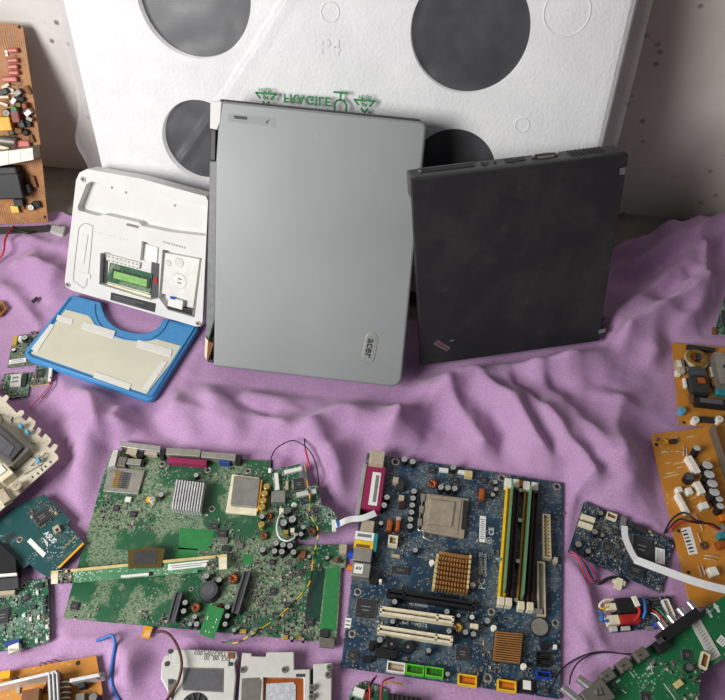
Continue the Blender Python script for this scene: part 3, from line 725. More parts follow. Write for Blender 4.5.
    for i, (w, k) in enumerate(((.8, 0), (.6, 1), (.75, 2))):
        p, p2 = V(L(113 - k * .3, 295.4 + k * 2)), V(L(113 + 38 * w - k * .3, 295.4 + 10.2 * w + k * 2)); m = (p + p2) / 2; d = p2 - p
        mb.box((m.x, m.y, .0004), (d.length, .0007, .0001), 'grey_ink', math.atan2(d.y, d.x))
    oo = mb.build('label_print', lab); oo.location -= lab.location
    for px, py in ((83, 179.3), (67.8, 284.8), (198, 323.5)):
        c = fnb.loc(px, py, .0006); MB().cyl((c.x, c.y, 0), .0042, .0008, 'dim_metal', 18).torus((c.x, c.y, .0008), .0036, .0008, 'pale_metal', 18, 6).cyl((c.x, c.y, .0008), .0012, .0003, 'ink', 8).build('screw', r)
    for px, py in ((126, 192.5), (175, 205.5), (112, 187.5)):
        c = fnb.loc(px, py, -.0129); MB().cyl((c.x, c.y, -.013), .0018, .0004, 'dim_metal', 12).build('screw', r)
    for px, py in ((102, 283.5), (105.8, 256)):
        c = fnb.loc(px, py, -.0095); MB().cyl((c.x, c.y, -.010), .0022, .0014, 'dim_metal', 12).build('screw', r)
    q('battery_latch', [(127, 223), (139.5, 226), (138, 228.5), (126, 225.5)], -.001, .0003, 'dim_metal')
    # raised pad outline at left and vent marks
    mb = MB(); pts = [L(*p) for p in ((79, 228), (84, 223.5), (92, 225.5), (92.6, 232), (86.5, 285), (76.5, 282), (73.5, 277), (79, 228))]
    mb.tube([V((p[0], p[1], .0002)) for p in pts], .0006, 'netbook_shade', 6, 3); mb.build('foot_pad_rim', r)
    MB().prism([L(*p) for p in ((82, 233), (88.5, 234.5), (84, 264), (78, 262.5))], 0, .0012, 'netbook_white').build('foot_pad', r, .0005)
    MB().prism([L(*p) for p in ((78.5, 271), (91, 274), (90.5, 279), (77.5, 276))], 0, .0012, 'netbook_white').build('foot_pad', r, .0005)
    mb = MB()
    for i in range(12):
        if i % 4 == 3: continue
        c = fnb.loc(95 + i * 3.2, 231.5 + i * .85); mb.box((c.x, c.y, 0), (.0022, .0006, .0002), 'netbook_shade')
    for i in range(9):
        c = fnb.loc(164 + i * 2.6, 242 + i * .7); mb.box((c.x, c.y, 0), (.0028, .003, .0002), 'netbook_shade')
    mb.build('embossed_mark', r)
netbook()

# ------------------------------------------------------------------ blue rimmed cover
fcv = flat((23, 353), (152, 400), .019)
def cover():
    r = root('cover_panel', fcv, 'blue rimmed cream cover panel with handle hole lying below the white netbook', 'cover')
    L = lambda x, y, h=0: fcv.loc(x, y, h)[:2]
    def arc(a, b, c, n=6):
        a, b, c = V(a), V(b), V(c); return [tuple(a * (1 - t) ** 2 + b * 2 * t * (1 - t) + c * t * t) for t in [i / n for i in range(n + 1)]]
    top = [(71.5, 293.5), (100.5, 301)] + arc((100.5, 301), (104, 325), (126, 330)) + arc((126, 330), (156, 338), (163, 317.5)) + [(198, 324.5)]
    outer = [tuple(p) for p in arc((68, 297), (69.5, 293.5), (73, 294))] + top[1:-1] + arc((194, 323.5), (199, 324.5), (197, 329)) + arc((156, 393), (151, 401), (142, 398)) + arc((30, 359.5), (21, 355), (26, 347))
    FOOT.append([(fcv.M @ V((L(*p)[0], L(*p)[1], 0)))[:2] for p in ((71, 292), (198, 324), (152, 400), (23, 353))])
    MB().prism([L(*p) for p in outer], -.011, -.002, 'cover_blue').build('rim', r, .002, 2)
    pan = [(65.5, 309), (88, 315)] + arc((91, 318), (97, 332), (118, 337)) + arc((118, 337), (143, 343.5), (156, 338.5)) + [(183.5, 346), (146.5, 393.5), (31, 353)]
    MB().prism([L(*p) for p in pan], -.002, -.0008, 'cover_panel').build('panel', r, .0005)
    # beads running round the rim and the handle
    mb = MB(); z = -.0015
    loop = [(69.5, 297.5), (27, 352.5), (31, 357), (146, 397), (152, 394.5), (194.5, 326)]
    mb.tube([V((L(*p)[0], L(*p)[1], z)) for p in loop], .0022, 'cover_blue', 8, 1)
    gl = arc((94, 304), (92, 331), (124, 339)) + arc((124, 339), (159, 346), (168, 319))[1:]
    mb.tube([V((L(*p)[0], L(*p)[1], z)) for p in gl], .0015, 'cover_blue', 8, 1); mb.build('bead', r)
    for pts in ([(57.5, 314.5), (73.5, 318.8), (71.5, 324), (56, 319.5)], [(84, 321.5), (115.5, 331), (113, 338.5), (81, 328.5)], [(48.5, 323), (54.5, 325), (37.5, 351.5), (31, 349)],
                [(138, 339.5), (172.5, 349.5), (170.5, 357), (136, 346.5)], [(162.5, 360), (167.5, 362), (148.5, 390), (142, 388)], [(95.5, 371.5), (131.5, 384), (129, 390), (93, 377.5)]):
        MB().prism([L(*p) for p in pts], -.0008, .0001, 'white_tape').build('tape_strip', r, .0003)
cover()
# ------------------------------------------------------------------ blue motherboard
ZB = .0095
B = Board('motherboard', 'blue computer motherboard with cpu socket, gold heatsinks and two cream expansion slots', 'circuit board',
          flat((341, 667), (560, 699), ZB), [(367, 453), (563, 483), (560, 699), (341, 667)], 'pcb_blue')
k = B.box('keyboard_port', 377, 456.5, 15, 13, .024, 'tan_plastic', bevel=.0008)
pp = B.box('parallel_port', 373.5, 487, 20, 44, .013, 'magenta', bevel=.001)
B.box('port_flange', 361, 490, 4.5, 54, .014, 'steel', bevel=.0006, parent=pp)
B.box('label', 374.8, 488.5, 8.6, 33, .0004, 'paper', z0=.013, bevel=0, parent=pp)
B.box('label_barcode', 376, 488.5, 3.4, 27, .0002, 'grey_ink', z0=.0134, bevel=0, parent=pp)
B.box('port_pins', 377, 469.5, 13, 4, .010, 'rust', z0=.002, parent=pp)
B.box('serial_port', 367, 530, 13, 20, .012, 'tan_plastic', bevel=.0008)
B.box('network_port', 366.5, 541, 22, 18, .0135, 'teal_plastic', bevel=.0006)
B.box('network_port_label', 364.5, 536, 19, 8.4, .0004, 'paper', z0=.0135, bevel=0); B.box('network_port_label', 363.5, 545, 19, 8.6, .0004, 'yellow', z0=.0135, bevel=0, label='yellow half of the port label')
B.box('label_print', 364.5, 535.6, 14, 3, .0002, 'grey_ink', z0=.0139, bevel=0); B.box('label_print', 363, 546, 14, 3, .0002, 'rust', z0=.0139, bevel=0)
B.box('usb_port', 362.5, 554.5, 18.5, 13, .0155, 'dull_steel', bevel=.0008)
B.box('usb_port', 361, 569.5, 18.5, 14, .0155, 'dull_steel', bevel=.0008)
lb = B.box('port_sticker', 358.5, 568.5, 9, 9.4, .0003, 'paper', z0=.0155, bevel=0)
mb = MB(); c = B.at(358.5, 568.5, .0158); text_mesh(mb, 'AV', (c.x, c.y, .0158), .0055, 'ink', rot=0, th=.0002, bold=.03); o = mb.build('sticker_lettering', B.root)
for py, mt in ((555, 'blue_plastic'), (568, 'orange_in')):
    c = B.at(351, py, .006); mb = MB().cyl((c.x + .004, c.y, .006), .0042, .008, mt, 16, axis=V((-1, 0, 0))); B.put(mb, 'jack_socket')
B.box('audio_header', 374, 577, 8, 11, .009, 'black_plastic')
B.box('pin_header', 380.5, 580.5, 3, 3, .009, 'pin_white')
for a in ((404.5, 459, 3.3), (412.7, 461.4, 3.2), (387, 497, 3), (384, 505, 3.3), (381, 523, 2.4), (414, 491, 3.1), (413, 498, 3.1), (412.3, 505, 3.1), (411.5, 512, 3.1), (410.5, 519, 3.1), (410, 526, 3.1),
          (441, 487, 3.1), (448, 487.6, 3.1), (454.8, 488.3, 3.1), (453.4, 467, 3.2), (415.4, 550, 2.7), (394.6, 601.6, 3), (392.6, 621.5, 2.7), (447, 611.5, 3), (449, 631, 3), (379.7, 639.7, 3.4), (428.6, 650.4, 3), (447.6, 674, 2.7),
          (487.5, 620.6, 3.4), (458.6, 615.5, 2.2), (465.6, 632, 3.1), (473.6, 634, 3.1), (520.6, 490, 2.2), (520, 520, 2.4), (518, 561, 2.5), (516, 600, 2.5), (495.5, 482, 2.3), (496, 489, 2.3), (493, 494.5, 2.3)):
    B.cap(*a, h=.0115 if a[2] > 2.9 else .008)
B.cap(472, 617, 2.8, .013, 'black_plastic', 'pin_white')
for p in ((395.7, 462), (557, 486.6), (491.6, 612), (488, 678), (555.6, 623), (352.4, 634), (358, 592), (502, 478)): B.hole(*p, r=4.2 if p != (488, 678) else 5)
# processor socket
sk = B.quad('cpu_socket', [(426.5, 493), (469, 498.5), (464, 538.5), (421.5, 531)], .0045, 'warm_steel', bevel=.0008)
B.quad('load_plate', [(429, 494.5), (462, 498.8), (457.5, 534), (425, 528.5)], .0012, 'warm_steel', z0=.0045, bevel=.0005, parent=sk)
B.quad('processor', [(430, 498.5), (455.5, 501.5), (452, 526.5), (427, 523.5)], .0022, 'warm_steel', z0=.0057, bevel=.0012, parent=sk)
B.quad('socket_window', [(463.5, 500), (468, 501), (465.5, 530), (461, 529)], .0006, 'ink', z0=.0045, bevel=0, parent=sk)
mb = MB(); P = [B.at(x, y, h) for x, y, h in ((423, 495, .003), (420.5, 512, .003), (418, 529, .003), (424, 531, .004), (423.5, 537, .004), (432, 541, .003), (436, 539, .002))]
mb.tube(P, .0011, 'steel', 8, 4); o = B.put(mb, 'lever', parent=sk)
for y in (497, 509, 522): B.box('socket_tab', 423 - (y - 497) * .13, y, 4.5, 7, .006, 'dull_steel', parent=sk)
# north bridge heatsink: pins
hs = B.quad('heatsink', [(439.5, 551), (471.5, 556), (467, 593), (435.5, 587.5)], .006, 'gold_heatsink', bevel=.0004)
hs['label'] = 'gold pin fin heatsink'
mb = MB(); a0, bx, by = B.at(440.5, 553, .018), B.at(469.5, 557.5, .018), B.at(436.8, 586.5, .018)
sx, sy = B.fr.scale(455, 570, .018)
for i in range(11):
    for j in range(8):
        q = a0 + (bx - a0) * (i / 10) + (by - a0) * (j / 7); mb.box((q.x, q.y, .006), (.0017, .0034, .012), 'gold_heatsink', inset=.0001)
B.put(mb, 'heatsink_fin', parent=hs)
for sx_, (xa, ya), (xb, yb), mt in ((0, (438, 553), (433.5, 588), 'cream_plastic'), (1, (470.6, 554), (467.5, 589), 'cream_gold')):
    mb = MB()
    for j in range(7):
        t = (j + .5) / 7; q = B.at(xa + (xb - xa) * t, ya + (yb - ya) * t, .019); mb.box((q.x, q.y, .004), (.0028, .0040, .015), 'cream_gold', inset=.0002)
    B.put(mb, 'heatsink_fin', parent=hs)
for p in ((432, 562), (473, 584.5)):
    c = B.at(*p, .009); B.put(MB().cyl((c.x, c.y, 0), .0022, .007, 'pin_white', 12).cyl((c.x, c.y, .007), .0034, .002, 'pin_white', 14, r2=.0028), 'push_pin', parent=hs)
# south bridge heatsink: ribs
h2 = B.quad('heatsink', [(494.5, 631), (524.5, 633.5), (521.5, 665), (491.5, 661)], .003, 'chip_black', bevel=.0003); h2['label'] = 'square gold ribbed heatsink'
h2b = B.quad('heatsink_base', [(495.5, 631.5), (523, 634), (520, 663.5), (493, 660)], .003, 'gold_heatsink', z0=.003, bevel=.0003, parent=h2)
mb = MB()
for j in range(13):
    t = j / 12; p = B.at(496 - 2.6 * t, 632 + 27.4 * t, .010); q = B.at(522.6 - 2.8 * t, 634.5 + 28.2 * t, .010); m = (p + q) / 2; d = q - p
    mb.box((m.x, m.y, .006), (d.length, .0011, .0045), 'gold_heatsink', math.atan2(d.y, d.x))
B.put(mb, 'heatsink_fin', parent=h2)
for p in ((494, 627.5), (524, 666)):
    c = B.at(*p, .009); B.put(MB().cyl((c.x, c.y, 0), .0022, .007, 'pin_white', 12).cyl((c.x, c.y, .007), .0035, .002, 'pin_white', 14, r2=.0028), 'push_pin', parent=h2)
# memory slots (open rails, the modules stand in two of them)
def rail(name, top, bot, w, mat):
    p, q = B.at(*top, .006), B.at(*bot, .006); m = (p + q) / 2; d = q - p; an = math.atan2(d.y, d.x); n = V((-d.y, d.x, 0)).normalized(); W = w * B.fr.scale(*top)[0]
    mb = MB(); mb.box((m.x, m.y, 0), (d.length, W, .002), mat, an)
    for k in (-1, 1): mb.box((m.x + n.x * k * W * .34, m.y + n.y * k * W * .34, .002), (d.length, W * .3, .0055), mat, an)
    for s_ in range(0, 5): B.use(p + d * s_ / 4, W)
    return B.put(mb, name, .0003)
RS = [((509.5, 486), (501.5, 597), 6.6, 'yellow'), ((517, 487), (509, 598), 6, 'maroon'), ((527.5, 489), (519.5, 602), 6.2, 'slot_olive'), ((536, 490), (529.5, 604), 6.4, 'maroon')]
for t, b, w, mt in RS: rail('memory_slot', t, b, w, mt)
for (x, y), mt in (((508.5, 482), 'pin_white'), ((516.2, 483), 'pin_white'), ((526.8, 485), 'pin_white'), ((535, 486), 'pin_white'), ((501.5, 600.5), 'cream_plastic'), ((509, 601.5), 'cream_plastic'), ((521.5, 605), 'cream_plastic'), ((530.5, 606), 'cream_plastic')):
    B.box('slot_latch', x, y, 6.6, 8, .012, 'cream_plastic' if y > 590 else 'pin_white', bevel=.0006)
B.box('memory_slot_key', 499.5, 559, 3, 3, .0016, 'cap_blue', z0=.0075)
# sockets for power and drive cables
B.socket('power_socket', 547, 535.5, 8, 44, .009, 'tan_plastic', 'cream_gold', bars=12, along='y', pins='ink', wall=.0016)
B.box('power_clip', 556, 559.5, 4, 5, .009, 'tan_plastic')
B.socket('drive_socket', 541.5, 588, 8, 54, .0075, 'tan_plastic', 'dim_metal', along='y', wall=.0016)
B.box('drive_socket_end', 538, 611, 9.5, 5, .0078, 'steel', bevel=.0003)
c = B.at(540, 626.5, .004); sx, _ = B.fr.scale(540, 626)
B.put(MB().cyl((c.x, c.y, 0), 9.8 * sx, .002, 'black_plastic', 24).cyl((c.x, c.y, .002), 8.8 * sx, .0026, 'dull_steel', 28, r2=8.2 * sx), 'battery'); B.use(c, .01)
B.chip(462.6, 653, 13, 14); B.chip(365.7, 608, 19, 18); B.chip(352.4, 655, 9, 9); B.chip(400.4, 570, 17, 7, pins=2); B.chip(545, 690, 8, 6, pins=2)
B.box('crystal', 395.7, 555.6, 8.5, 3, .003, 'tan_plastic')
for px, py in ((467.5, 680), (507, 685.5)):
    o = B.socket('drive_socket', px, py, 19, 11, .0075, 'yellow', 'orange_in', bars=5, wall=.0014)
for px, py in ((415, 669.5), (434.4, 672)): B.socket('front_panel_socket', px, py, 18.5, 10, .0075, 'lime', 'lime_in', bars=4, wall=.0014)
B.socket('front_panel_socket', 396, 667, 18.5, 10.5, .0075, 'white_plastic', 'tan_plastic', bars=5, wall=.0014)
b_ = B.box('bios_socket', 527, 686, 14.5, 13.5, .004, 'black_plastic'); B.box('bios_label', 527, 685, 8, 9, .0004, 'paper', z0=.004, bevel=0)
B.socket('sata_socket', 544, 674.5, 14, 6.5, .007, 'blue_plastic', 'black_plastic', wall=.001)
for p in ((543, 655), (543, 662.5)): B.socket('sata_socket', *p, 13, 6, .007, 'black_plastic', 'ink', wall=.001)
B.box('jumper', 545, 645, 8, 6, .006, 'black_plastic'); B.box('jumper', 555.5, 646.5, 3.5, 4, .006, 'pin_white')
# expansion slots
def slot(name, l, r_, w, mat, key, z=.011):
    p, q = B.at(*l, z), B.at(*r_, z); m = (p + q) / 2; d = q - p; an = math.atan2(d.y, d.x); W = w * B.fr.scale(*l)[1]; u = d.normalized(); n = V((-u.y, u.x, 0)); mb = MB()
    mb.box((m.x, m.y, 0), (d.length, W * .98, z * .6), mat, an); mb.box((m.x, m.y, z * .6), (d.length - .004, W * .2, z * .05), 'ink', an)
    for k_ in (-1, 1): mb.box((m.x + n.x * k_ * W * .33, m.y + n.y * k_ * W * .33, z * .6), (d.length, W * .34, z * .4), mat, an)
    for t in (0, key, 1):
        qq = p + d * t + u * (.0012 if t == 0 else -.0012 if t == 1 else 0); mb.box((qq.x, qq.y, z * .6), (.0026, W * .9, z * .4), mat, an)
    for s_ in range(7): B.use(p + d * s_ / 6, W * .6)
    return B.put(mb, name, .0003)
slot('expansion_slot', (380, 609.5), (454, 620), 7.6, 'cream_plastic', .78)
slot('expansion_slot', (377.5, 628.3), (453, 640), 7.6, 'cream_plastic', .78)
s_ = slot('graphics_slot', (387, 592), (474.5, 605.5), 7.2, 'black_plastic', .2); s_['label'] = 'long black slot'
B.box('drive_socket', 386, 653, 22, 8, .008, 'black_plastic'); B.box('pin_header', 371.5, 645, 5, 9, .008, 'black_plastic'); B.box('pin_header', 367, 659, 10, 5, .006, 'black_plastic')
for a in ((408, 647, 5.6), (391.6, 644, 5)):
    c = B.at(*a[:2], .007); sx, _ = B.fr.scale(*a[:2]); B.put(MB().cyl((c.x, c.y, 0), a[2] * sx, .007, 'black_plastic', 20).cyl((c.x, c.y, .007), a[2] * sx * .25, .0003, 'grey_ink', 10), 'buzzer'); B.use(c, .006)
B.ring(433, 482, 5); B.ring(459, 626, 5, mat='brass_cap', core='rust')
for p, w, h in (((389.6, 524.5), 5.5, 11), ((398, 525), 4.5, 10), ((482, 493.5), 5.5, 11)):
    o = B.box('choke', *p, w, h, .010, 'copper', bevel=.0014)
B.box('choke', 400, 485, 8, 9, .007, 'chip_black'); B.box('choke', 395.7, 480, 5.5, 6, .008, 'tan_plastic'); B.box('relay', 401.5, 497.5, 5.5, 5, .006, 'tan_plastic'); B.box('relay', 402, 504.5, 6, 6, .006, 'maroon'); B.box('relay', 398.5, 519.5, 5, 6, .006, 'tan_plastic')
B.box('choke', 474.5, 626, 8, 5, .006, 'cream_plastic'); B.ring(520, 482, 4.4, mat='amber', core='red_brown')
B.socket('power_socket', 393, 540, 9.5, 9.5, .010, 'cream_plastic', 'tan_plastic', bars=2, pins='ink', wall=.0016)
B.box('fan_header', 468.6, 473.5, 8, 6, .008, 'cream_gold'); B.box('fan_header', 444, 469.5, 9, 3.4, .005, 'white_plastic'); B.box('fan_header', 462, 471.5, 8, 3, .005, 'white_plastic')
B.chip(432, 470, 7, 6, pins=2); B.chip(455, 480, 7, 5, pins=2); B.chip(484, 480, 6, 7, pins=2)
B.label(482.5, 529, 6.2, 26, mat='paper', lines=10, name='barcode_label'); B.label(348, 623, 6, 10, lines=2, name='label')
up_ = math.pi / 2 + .04
mb = MB()
def bt(t, px, py, size, rot=0, sp=1.0):
    c = B.at(px, py); text_mesh(mb, t, (c.x, c.y, 0), size, 'silk', rot=rot, th=.0004, spacing=sp, bold=.012)
bt('GIGABYTE', 481, 563.5, .0058, up_); bt('GA-8I945PLGE', 485.3, 565, .0045, up_); bt('PC', 482, 584, .0105, up_); bt('CE', 491.5, 531.5, .0085, up_); bt('R', 489, 540.5, .005, up_)
bt('PCI EXPRESS', 418, 605.4, .0038); bt('PCI - 2', 421, 625.5, .0048); bt('www', 405, 623, .0036)
c = B.at(489, 540.5); MB().torus((c.x, c.y, .0004), .0036, .0004, 'silk', 20, 5, flatten=.3).build('print_ring', B.root)
o = mb.build('board_lettering', B.root); o['label'] = 'white printed lettering'
B.smd(330, 3)
# memory modules standing in the slots
def module(top, bot, label):
    p, q = B.fr.M @ B.at(*top, .003), B.fr.M @ B.at(*bot, .003); d = (q - p).normalized(); z = V((0, 0, 1))
    fr = Frame((p + q) / 2, d, z); Lh = (q - p).length / 2
    r = root('memory_module', fr, label, 'memory module', 'memory modules standing in the blue motherboard')
    MB().prism([(-Lh, 0), (Lh, 0), (Lh, .021), (-Lh, .021)], -.0006, .0006, 'ram_green').build('circuit_board', r)
    for i in range(8):
        x = (i - 3.5) * Lh * .23
        for s1 in (-1,): MB().prism([(x - .0045, .007), (x + .0045, .007), (x + .0045, .017), (x - .0045, .017)], .0006 if s1 > 0 else -.0018, .0018 if s1 > 0 else -.0006, 'chip_black').build('memory_chip', r)
    MB().prism([(-Lh, 0.0005), (Lh, .0005), (Lh, .004), (-Lh, .004)], -.0008, .0008, 'gold').build('contact_edge', r)
module((510.5, 488), (502.5, 595), 'green memory module standing in the yellow slot of the blue motherboard')
module((528.5, 491), (520.5, 600), 'green memory module nearest the long power socket of the blue motherboard')

# ------------------------------------------------------------------ large green motherboard
G = Board('motherboard', 'large green motherboard with silver finned heatsink, covered by smaller boards', 'circuit board', flat((63, 618), (336, 643), ZB + .001),
          [(112, 450), (269, 461), (274, 490), (290, 532), (297, 545.5), (347, 544.5), (345.5, 567), (341, 568), (338, 620), (336, 643), (197, 630), (63, 618), (105, 470)], 'pcb_green')
o = G.quad('serial_port', [(120.5, 441), (160.5, 446), (160, 452), (120, 446.5)], .011, 'steel', bevel=.0006); G.box('usb_port', 131.7, 451.5, 10.5, 7, .008, 'tan_plastic'); G.box('usb_port', 150.5, 452, 14, 5.5, .007, 'tan_plastic'); G.box('port_gap', 141, 453, 5, 7, .008, 'black_plastic'); G.box('port_gap', 162.5, 453, 4.5, 9, .009, 'black_plastic')
o = G.quad('parallel_port', [(166.5, 447.5), (201, 449.5), (200, 456.5), (165.5, 454.5)], .012, 'dull_steel', bevel=.0006); o = G.quad('parallel_port_body', [(168, 456.5), (207, 460), (206, 465), (167, 461.5)], .010, 'magenta', bevel=.0005)
G.quad('monitor_port', [(201.5, 451), (236, 453.5), (235.5, 460.5), (201, 457)], .012, 'dull_steel', bevel=.0006); G.box('monitor_port_body', 224.5, 461, 11, 4, .010, 'vga_blue'); G.box('port_gap', 238, 458.5, 5.5, 8, .010, 'black_plastic')
G.quad('bracket', [(113, 450), (118.5, 449.5), (115, 465), (107.5, 467.5)], .010, 'pale_metal')
G.box('power_jack', 122, 461, 8, 9, .009, 'dim_metal'); G.box('audio_jack', 134, 461.5, 14, 6, .008, 'dull_steel'); G.box('power_jack', 126.5, 456, 5, 5, .008, 'black_plastic'); G.box('pin_header', 142, 462, 4, 6, .006, 'black_plastic')
cs = G.quad('card_reader', [(108.8, 466.5), (144.8, 470.4), (138, 494), (103, 491)], .0035, 'dull_steel', bevel=.0004); cs['label'] = 'silver card reader plate'
G.quad('reader_window', [(116, 470.5), (131.5, 473), (127.5, 489), (112, 487)], .0003, 'slot_grey', z0=.0035, bevel=0, parent=cs)
mb = MB()
for j in range(8):
    q = G.at(118.3 - j * .55, 472 + j * 2.05, .004); mb.box((q.x, q.y, .0037), (.008, .0014, .0005), 'gold')
    q = G.at(126.5 - j * .55, 473.2 + j * 2.05, .004); mb.box((q.x, q.y, .0037), (.0065, .0012, .0003), 'chip_black')
G.put(mb, 'contact_spring', parent=cs)
hk = G.quad('heatsink', [(175.5, 479.5), (203.5, 483), (199, 512.5), (171, 509.5)], .003, 'dim_metal', bevel=.0003); hk['label'] = 'silver finned heatsink'
mb = MB()
for i in range(11):
    t = i / 10; p = G.at(177 + 26.5 * t, 479.5 + 3.2 * t, .015); q = G.at(172 + 27 * t, 508.5 + 3 * t, .015); m = (p + q) / 2; d = q - p
    mb.box((m.x, m.y, .003), (d.length, .0016, .012), 'aluminium', math.atan2(d.y, d.x))
G.put(mb, 'heatsink_fin', parent=hk)
sk = G.quad('cpu_socket', [(232, 474), (259.5, 477.5), (256.5, 515), (225.5, 512)], .004, 'cream_plastic', bevel=.0005)
G.quad('processor', [(234, 475.5), (260.3, 479), (256.8, 507.5), (230.3, 505)], .004, 'steel_grey', z0=.004, bevel=.0008, parent=sk)
G.quad('processor_edge', [(261, 479.5), (262.3, 479.8), (258, 511), (256.8, 510.5)], .0022, 'amber', z0=.004, bevel=0, parent=sk)
for a in ((266.7, 486), (264.5, 493), (263.3, 500), (262, 506.5), (261.5, 524)): G.cap(*a, 3.2, .011, 'brass_cap', 'brass_cap')
G.cap(262, 516.5, 2.6, .010); G.ring(269, 514, 3.6); G.ring(264, 534, 3.8)
for p in ((248, 471), (212, 509), (162.4, 464), (208, 470)): G.hole(*p, r=3.4)
G.cap(196, 475, 2.6, .008); G.cap(161, 494.5, 2.8, .008); G.cap(152, 499, 3, .008, 'cream_plastic')
for a in ((276, 543), (283, 544.6), (290, 545.6), (262.5, 549.6), (274.4, 551), (281.8, 551.6), (293.5, 552)): G.cap(*a, 3.2, .011)
def bar(bd, name, p, q, w, z, mat, inner):
    p, q = bd.at(*p, z), bd.at(*q, z); m = (p + q) / 2; d = q - p; an = math.atan2(d.y, d.x); W = w * bd.fr.scale(200, 590)[0]; mb = MB()
    mb.box((m.x, m.y, 0), (d.length, W, z * .75), mat, an); mb.box((m.x, m.y, z * .75), (d.length * .93, W * .35, z * .1), inner, an); n = V((-d.y, d.x, 0)).normalized()
    for k_ in (-1, 1): mb.box((m.x + n.x * k_ * W * .37, m.y + n.y * k_ * W * .37, z * .75), (d.length, W * .26, z * .25), mat, an)
    for s2 in range(5): bd.use(p + d * s2 / 4, W * .6)
    return bd.put(mb, name, .0003)
bar(G, 'expansion_slot', (247, 571), (235, 612), 7.5, .011, 'slot_grey', 'dark_grey'); bar(G, 'expansion_slot', (178.5, 592.5), (171, 620), 8, .011, 'slot_grey', 'charcoal')
c = G.at(208.7, 590, .009); sx, _ = G.fr.scale(208, 590)
G.put(MB().cyl((c.x, c.y, 0), 10.5 * sx, .004, 'black_plastic', 24).cyl((c.x, c.y, .004), 9.6 * sx, .006, 'charcoal', 24, r2=8.8 * sx).cyl((c.x, c.y, .010), 6 * sx, .0006, 'slot_grey', 20), 'power_choke'); G.use(c, .013)
G.ring(233, 577, 5.6); G.ring(195.4, 606, 5.2)
for a in ((206.4, 575.8, 3.2), (219, 579.6, 3), (185, 602.4, 3), (183.6, 611, 3), (194.6, 616.6, 2.8), (196.5, 624, 3.1), (190, 624, 2.5), (227.3, 606.8, 3), (227.3, 615.8, 2.8), (225, 624, 2.8), (234, 630, 2.4), (251.5, 632.5, 2.2), (291.5, 638, 2), (302.5, 639, 1.8)): G.cap(*a, h=.010)
G.box('tantalum_capacitor', 243, 631, 6.5, 4, .004, 'brass_cap'); G.box('tantalum_capacitor', 285, 637, 6, 4, .004, 'brass_cap'); G.box('tantalum_capacitor', 298.5, 637.5, 5.5, 4, .004, 'brass_cap'); G.ring(218.5, 605, 3.4)
G.quad('solder_mask', [(326.5, 569), (340, 566), (335.5, 631), (320.5, 631)], .0003, 'solder_green', bevel=0)
G.quad('solder_mask', [(312, 566), (325.5, 569), (319.5, 622), (305, 618)], .0002, 'dark_green', bevel=0)
G.quad('solder_mask', [(243.5, 554), (253, 555.5), (251.5, 565), (242, 563.5)], .0004, 'solder_green', bevel=0); G.quad('solder_mask', [(173, 547), (198, 549), (197, 562), (171, 561)], .0002, 'solder_green', bevel=0)
G.quad('solder_mask', [(180, 528), (214, 530), (211, 551), (178, 549)], .0002, 'solder_green', bevel=0)
for p, w, h in (((309, 600), 4.5, 15), ((312, 583), 4.5, 9)): G.box('board_slot', *p, w, h, .0004, 'ink', bevel=.0001)
G.box('white_socket', 343, 548.5, 7.5, 9, .006, 'tan_plastic'); G.box('ribbon_socket', 327, 642.5, 15, 9, .006, 'dim_metal'); G.box('ribbon_socket', 324, 633, 9, 7, .004, 'chip_black')
G.box('choke', 336, 559, 4, 4, .004, 'rust'); G.box('choke', 340, 560.5, 3, 3, .004, 'ink'); G.box('choke', 302, 554, 7, 7, .005, 'rust'); G.cap(309, 556.5, 2, .007); G.cap(327, 557.5, 2.2, .006)
for a in ((74.5, 606, 8, 8), (116, 508, 6, 6), (133, 514, 6.5, 6), (273, 591, 7, 7), (276, 616, 8, 7), (310, 622, 8, 7), (288, 605, 8, 5), (222, 533, 10, 7), (214, 526, 9, 6), (272, 562, 6, 5), (301, 572, 5, 6)): G.chip(*a, pins=2 if a[2] > a[3] else 4)
G.box('choke', 148.5, 499, 4.5, 4.5, .004, 'amber'); G.box('power_transistor', 224, 540, 8, 6, .003, 'dim_metal'); G.box('power_transistor', 226, 548, 9, 5, .003, 'chip_black'); G.box('power_transistor', 240, 545, 7, 5, .003, 'dim_metal'); G.box('power_transistor', 128, 499, 6, 5, .003, 'white_plastic')
G.hole(76, 617, 2.8); G.hole(191.5, 589, 2.6); G.hole(234, 594.5, 2.6); G.hole(108, 499, 2.4)
G.smd(420, 5, [(235, 560), (320, 560), (318, 640), (236, 632)]); 
o = G.smd(90, 8, [(104, 492), (160, 496), (150, 535), (92, 530)])
o = G.smd(90, 9, [(205, 515), (262, 520), (258, 565), (200, 560)]); o = G.smd(45, 10, [(66, 600), (240, 625), (236, 632), (66, 617)]); o = G.smd(50, 11, [(140, 460), (270, 470), (262, 480), (140, 474)])

# ------------------------------------------------------------------ long narrow driver board lying across the green one
LC = Board('driver_board', 'long narrow driver board with white label and brown film lying across the large green motherboard', 'circuit board', flat((51, 584), (227, 569), .0235),
           [(51, 572), (227, 555), (227, 569), (198, 569.5), (197, 572.5), (90, 581.5), (51, 584)], 'pcb_strip', .0012, foot=False)
LC.quad('edge_bar', [(51, 571), (227, 554), (227, 556.6), (51, 573.8)], .0014, 'cream_gold', bevel=.0002)
LC.quad('end_pad', [(51, 574), (58, 573.3), (58, 583.4), (51, 584)], .0006, 'cream_plastic'); LC.quad('end_pad', [(219, 556.5), (227, 556), (227, 569), (219, 569.6)], .0006, 'cream_plastic')
LC.quad('ribbon_socket', [(120.8, 575.2), (149, 572.6), (149.3, 575), (121, 577.6)], .0022, 'white_plastic')
LC.quad('socket_end', [(148.5, 572), (151.5, 571.7), (151.5, 575), (148.5, 575.3)], .0022, 'black_plastic')
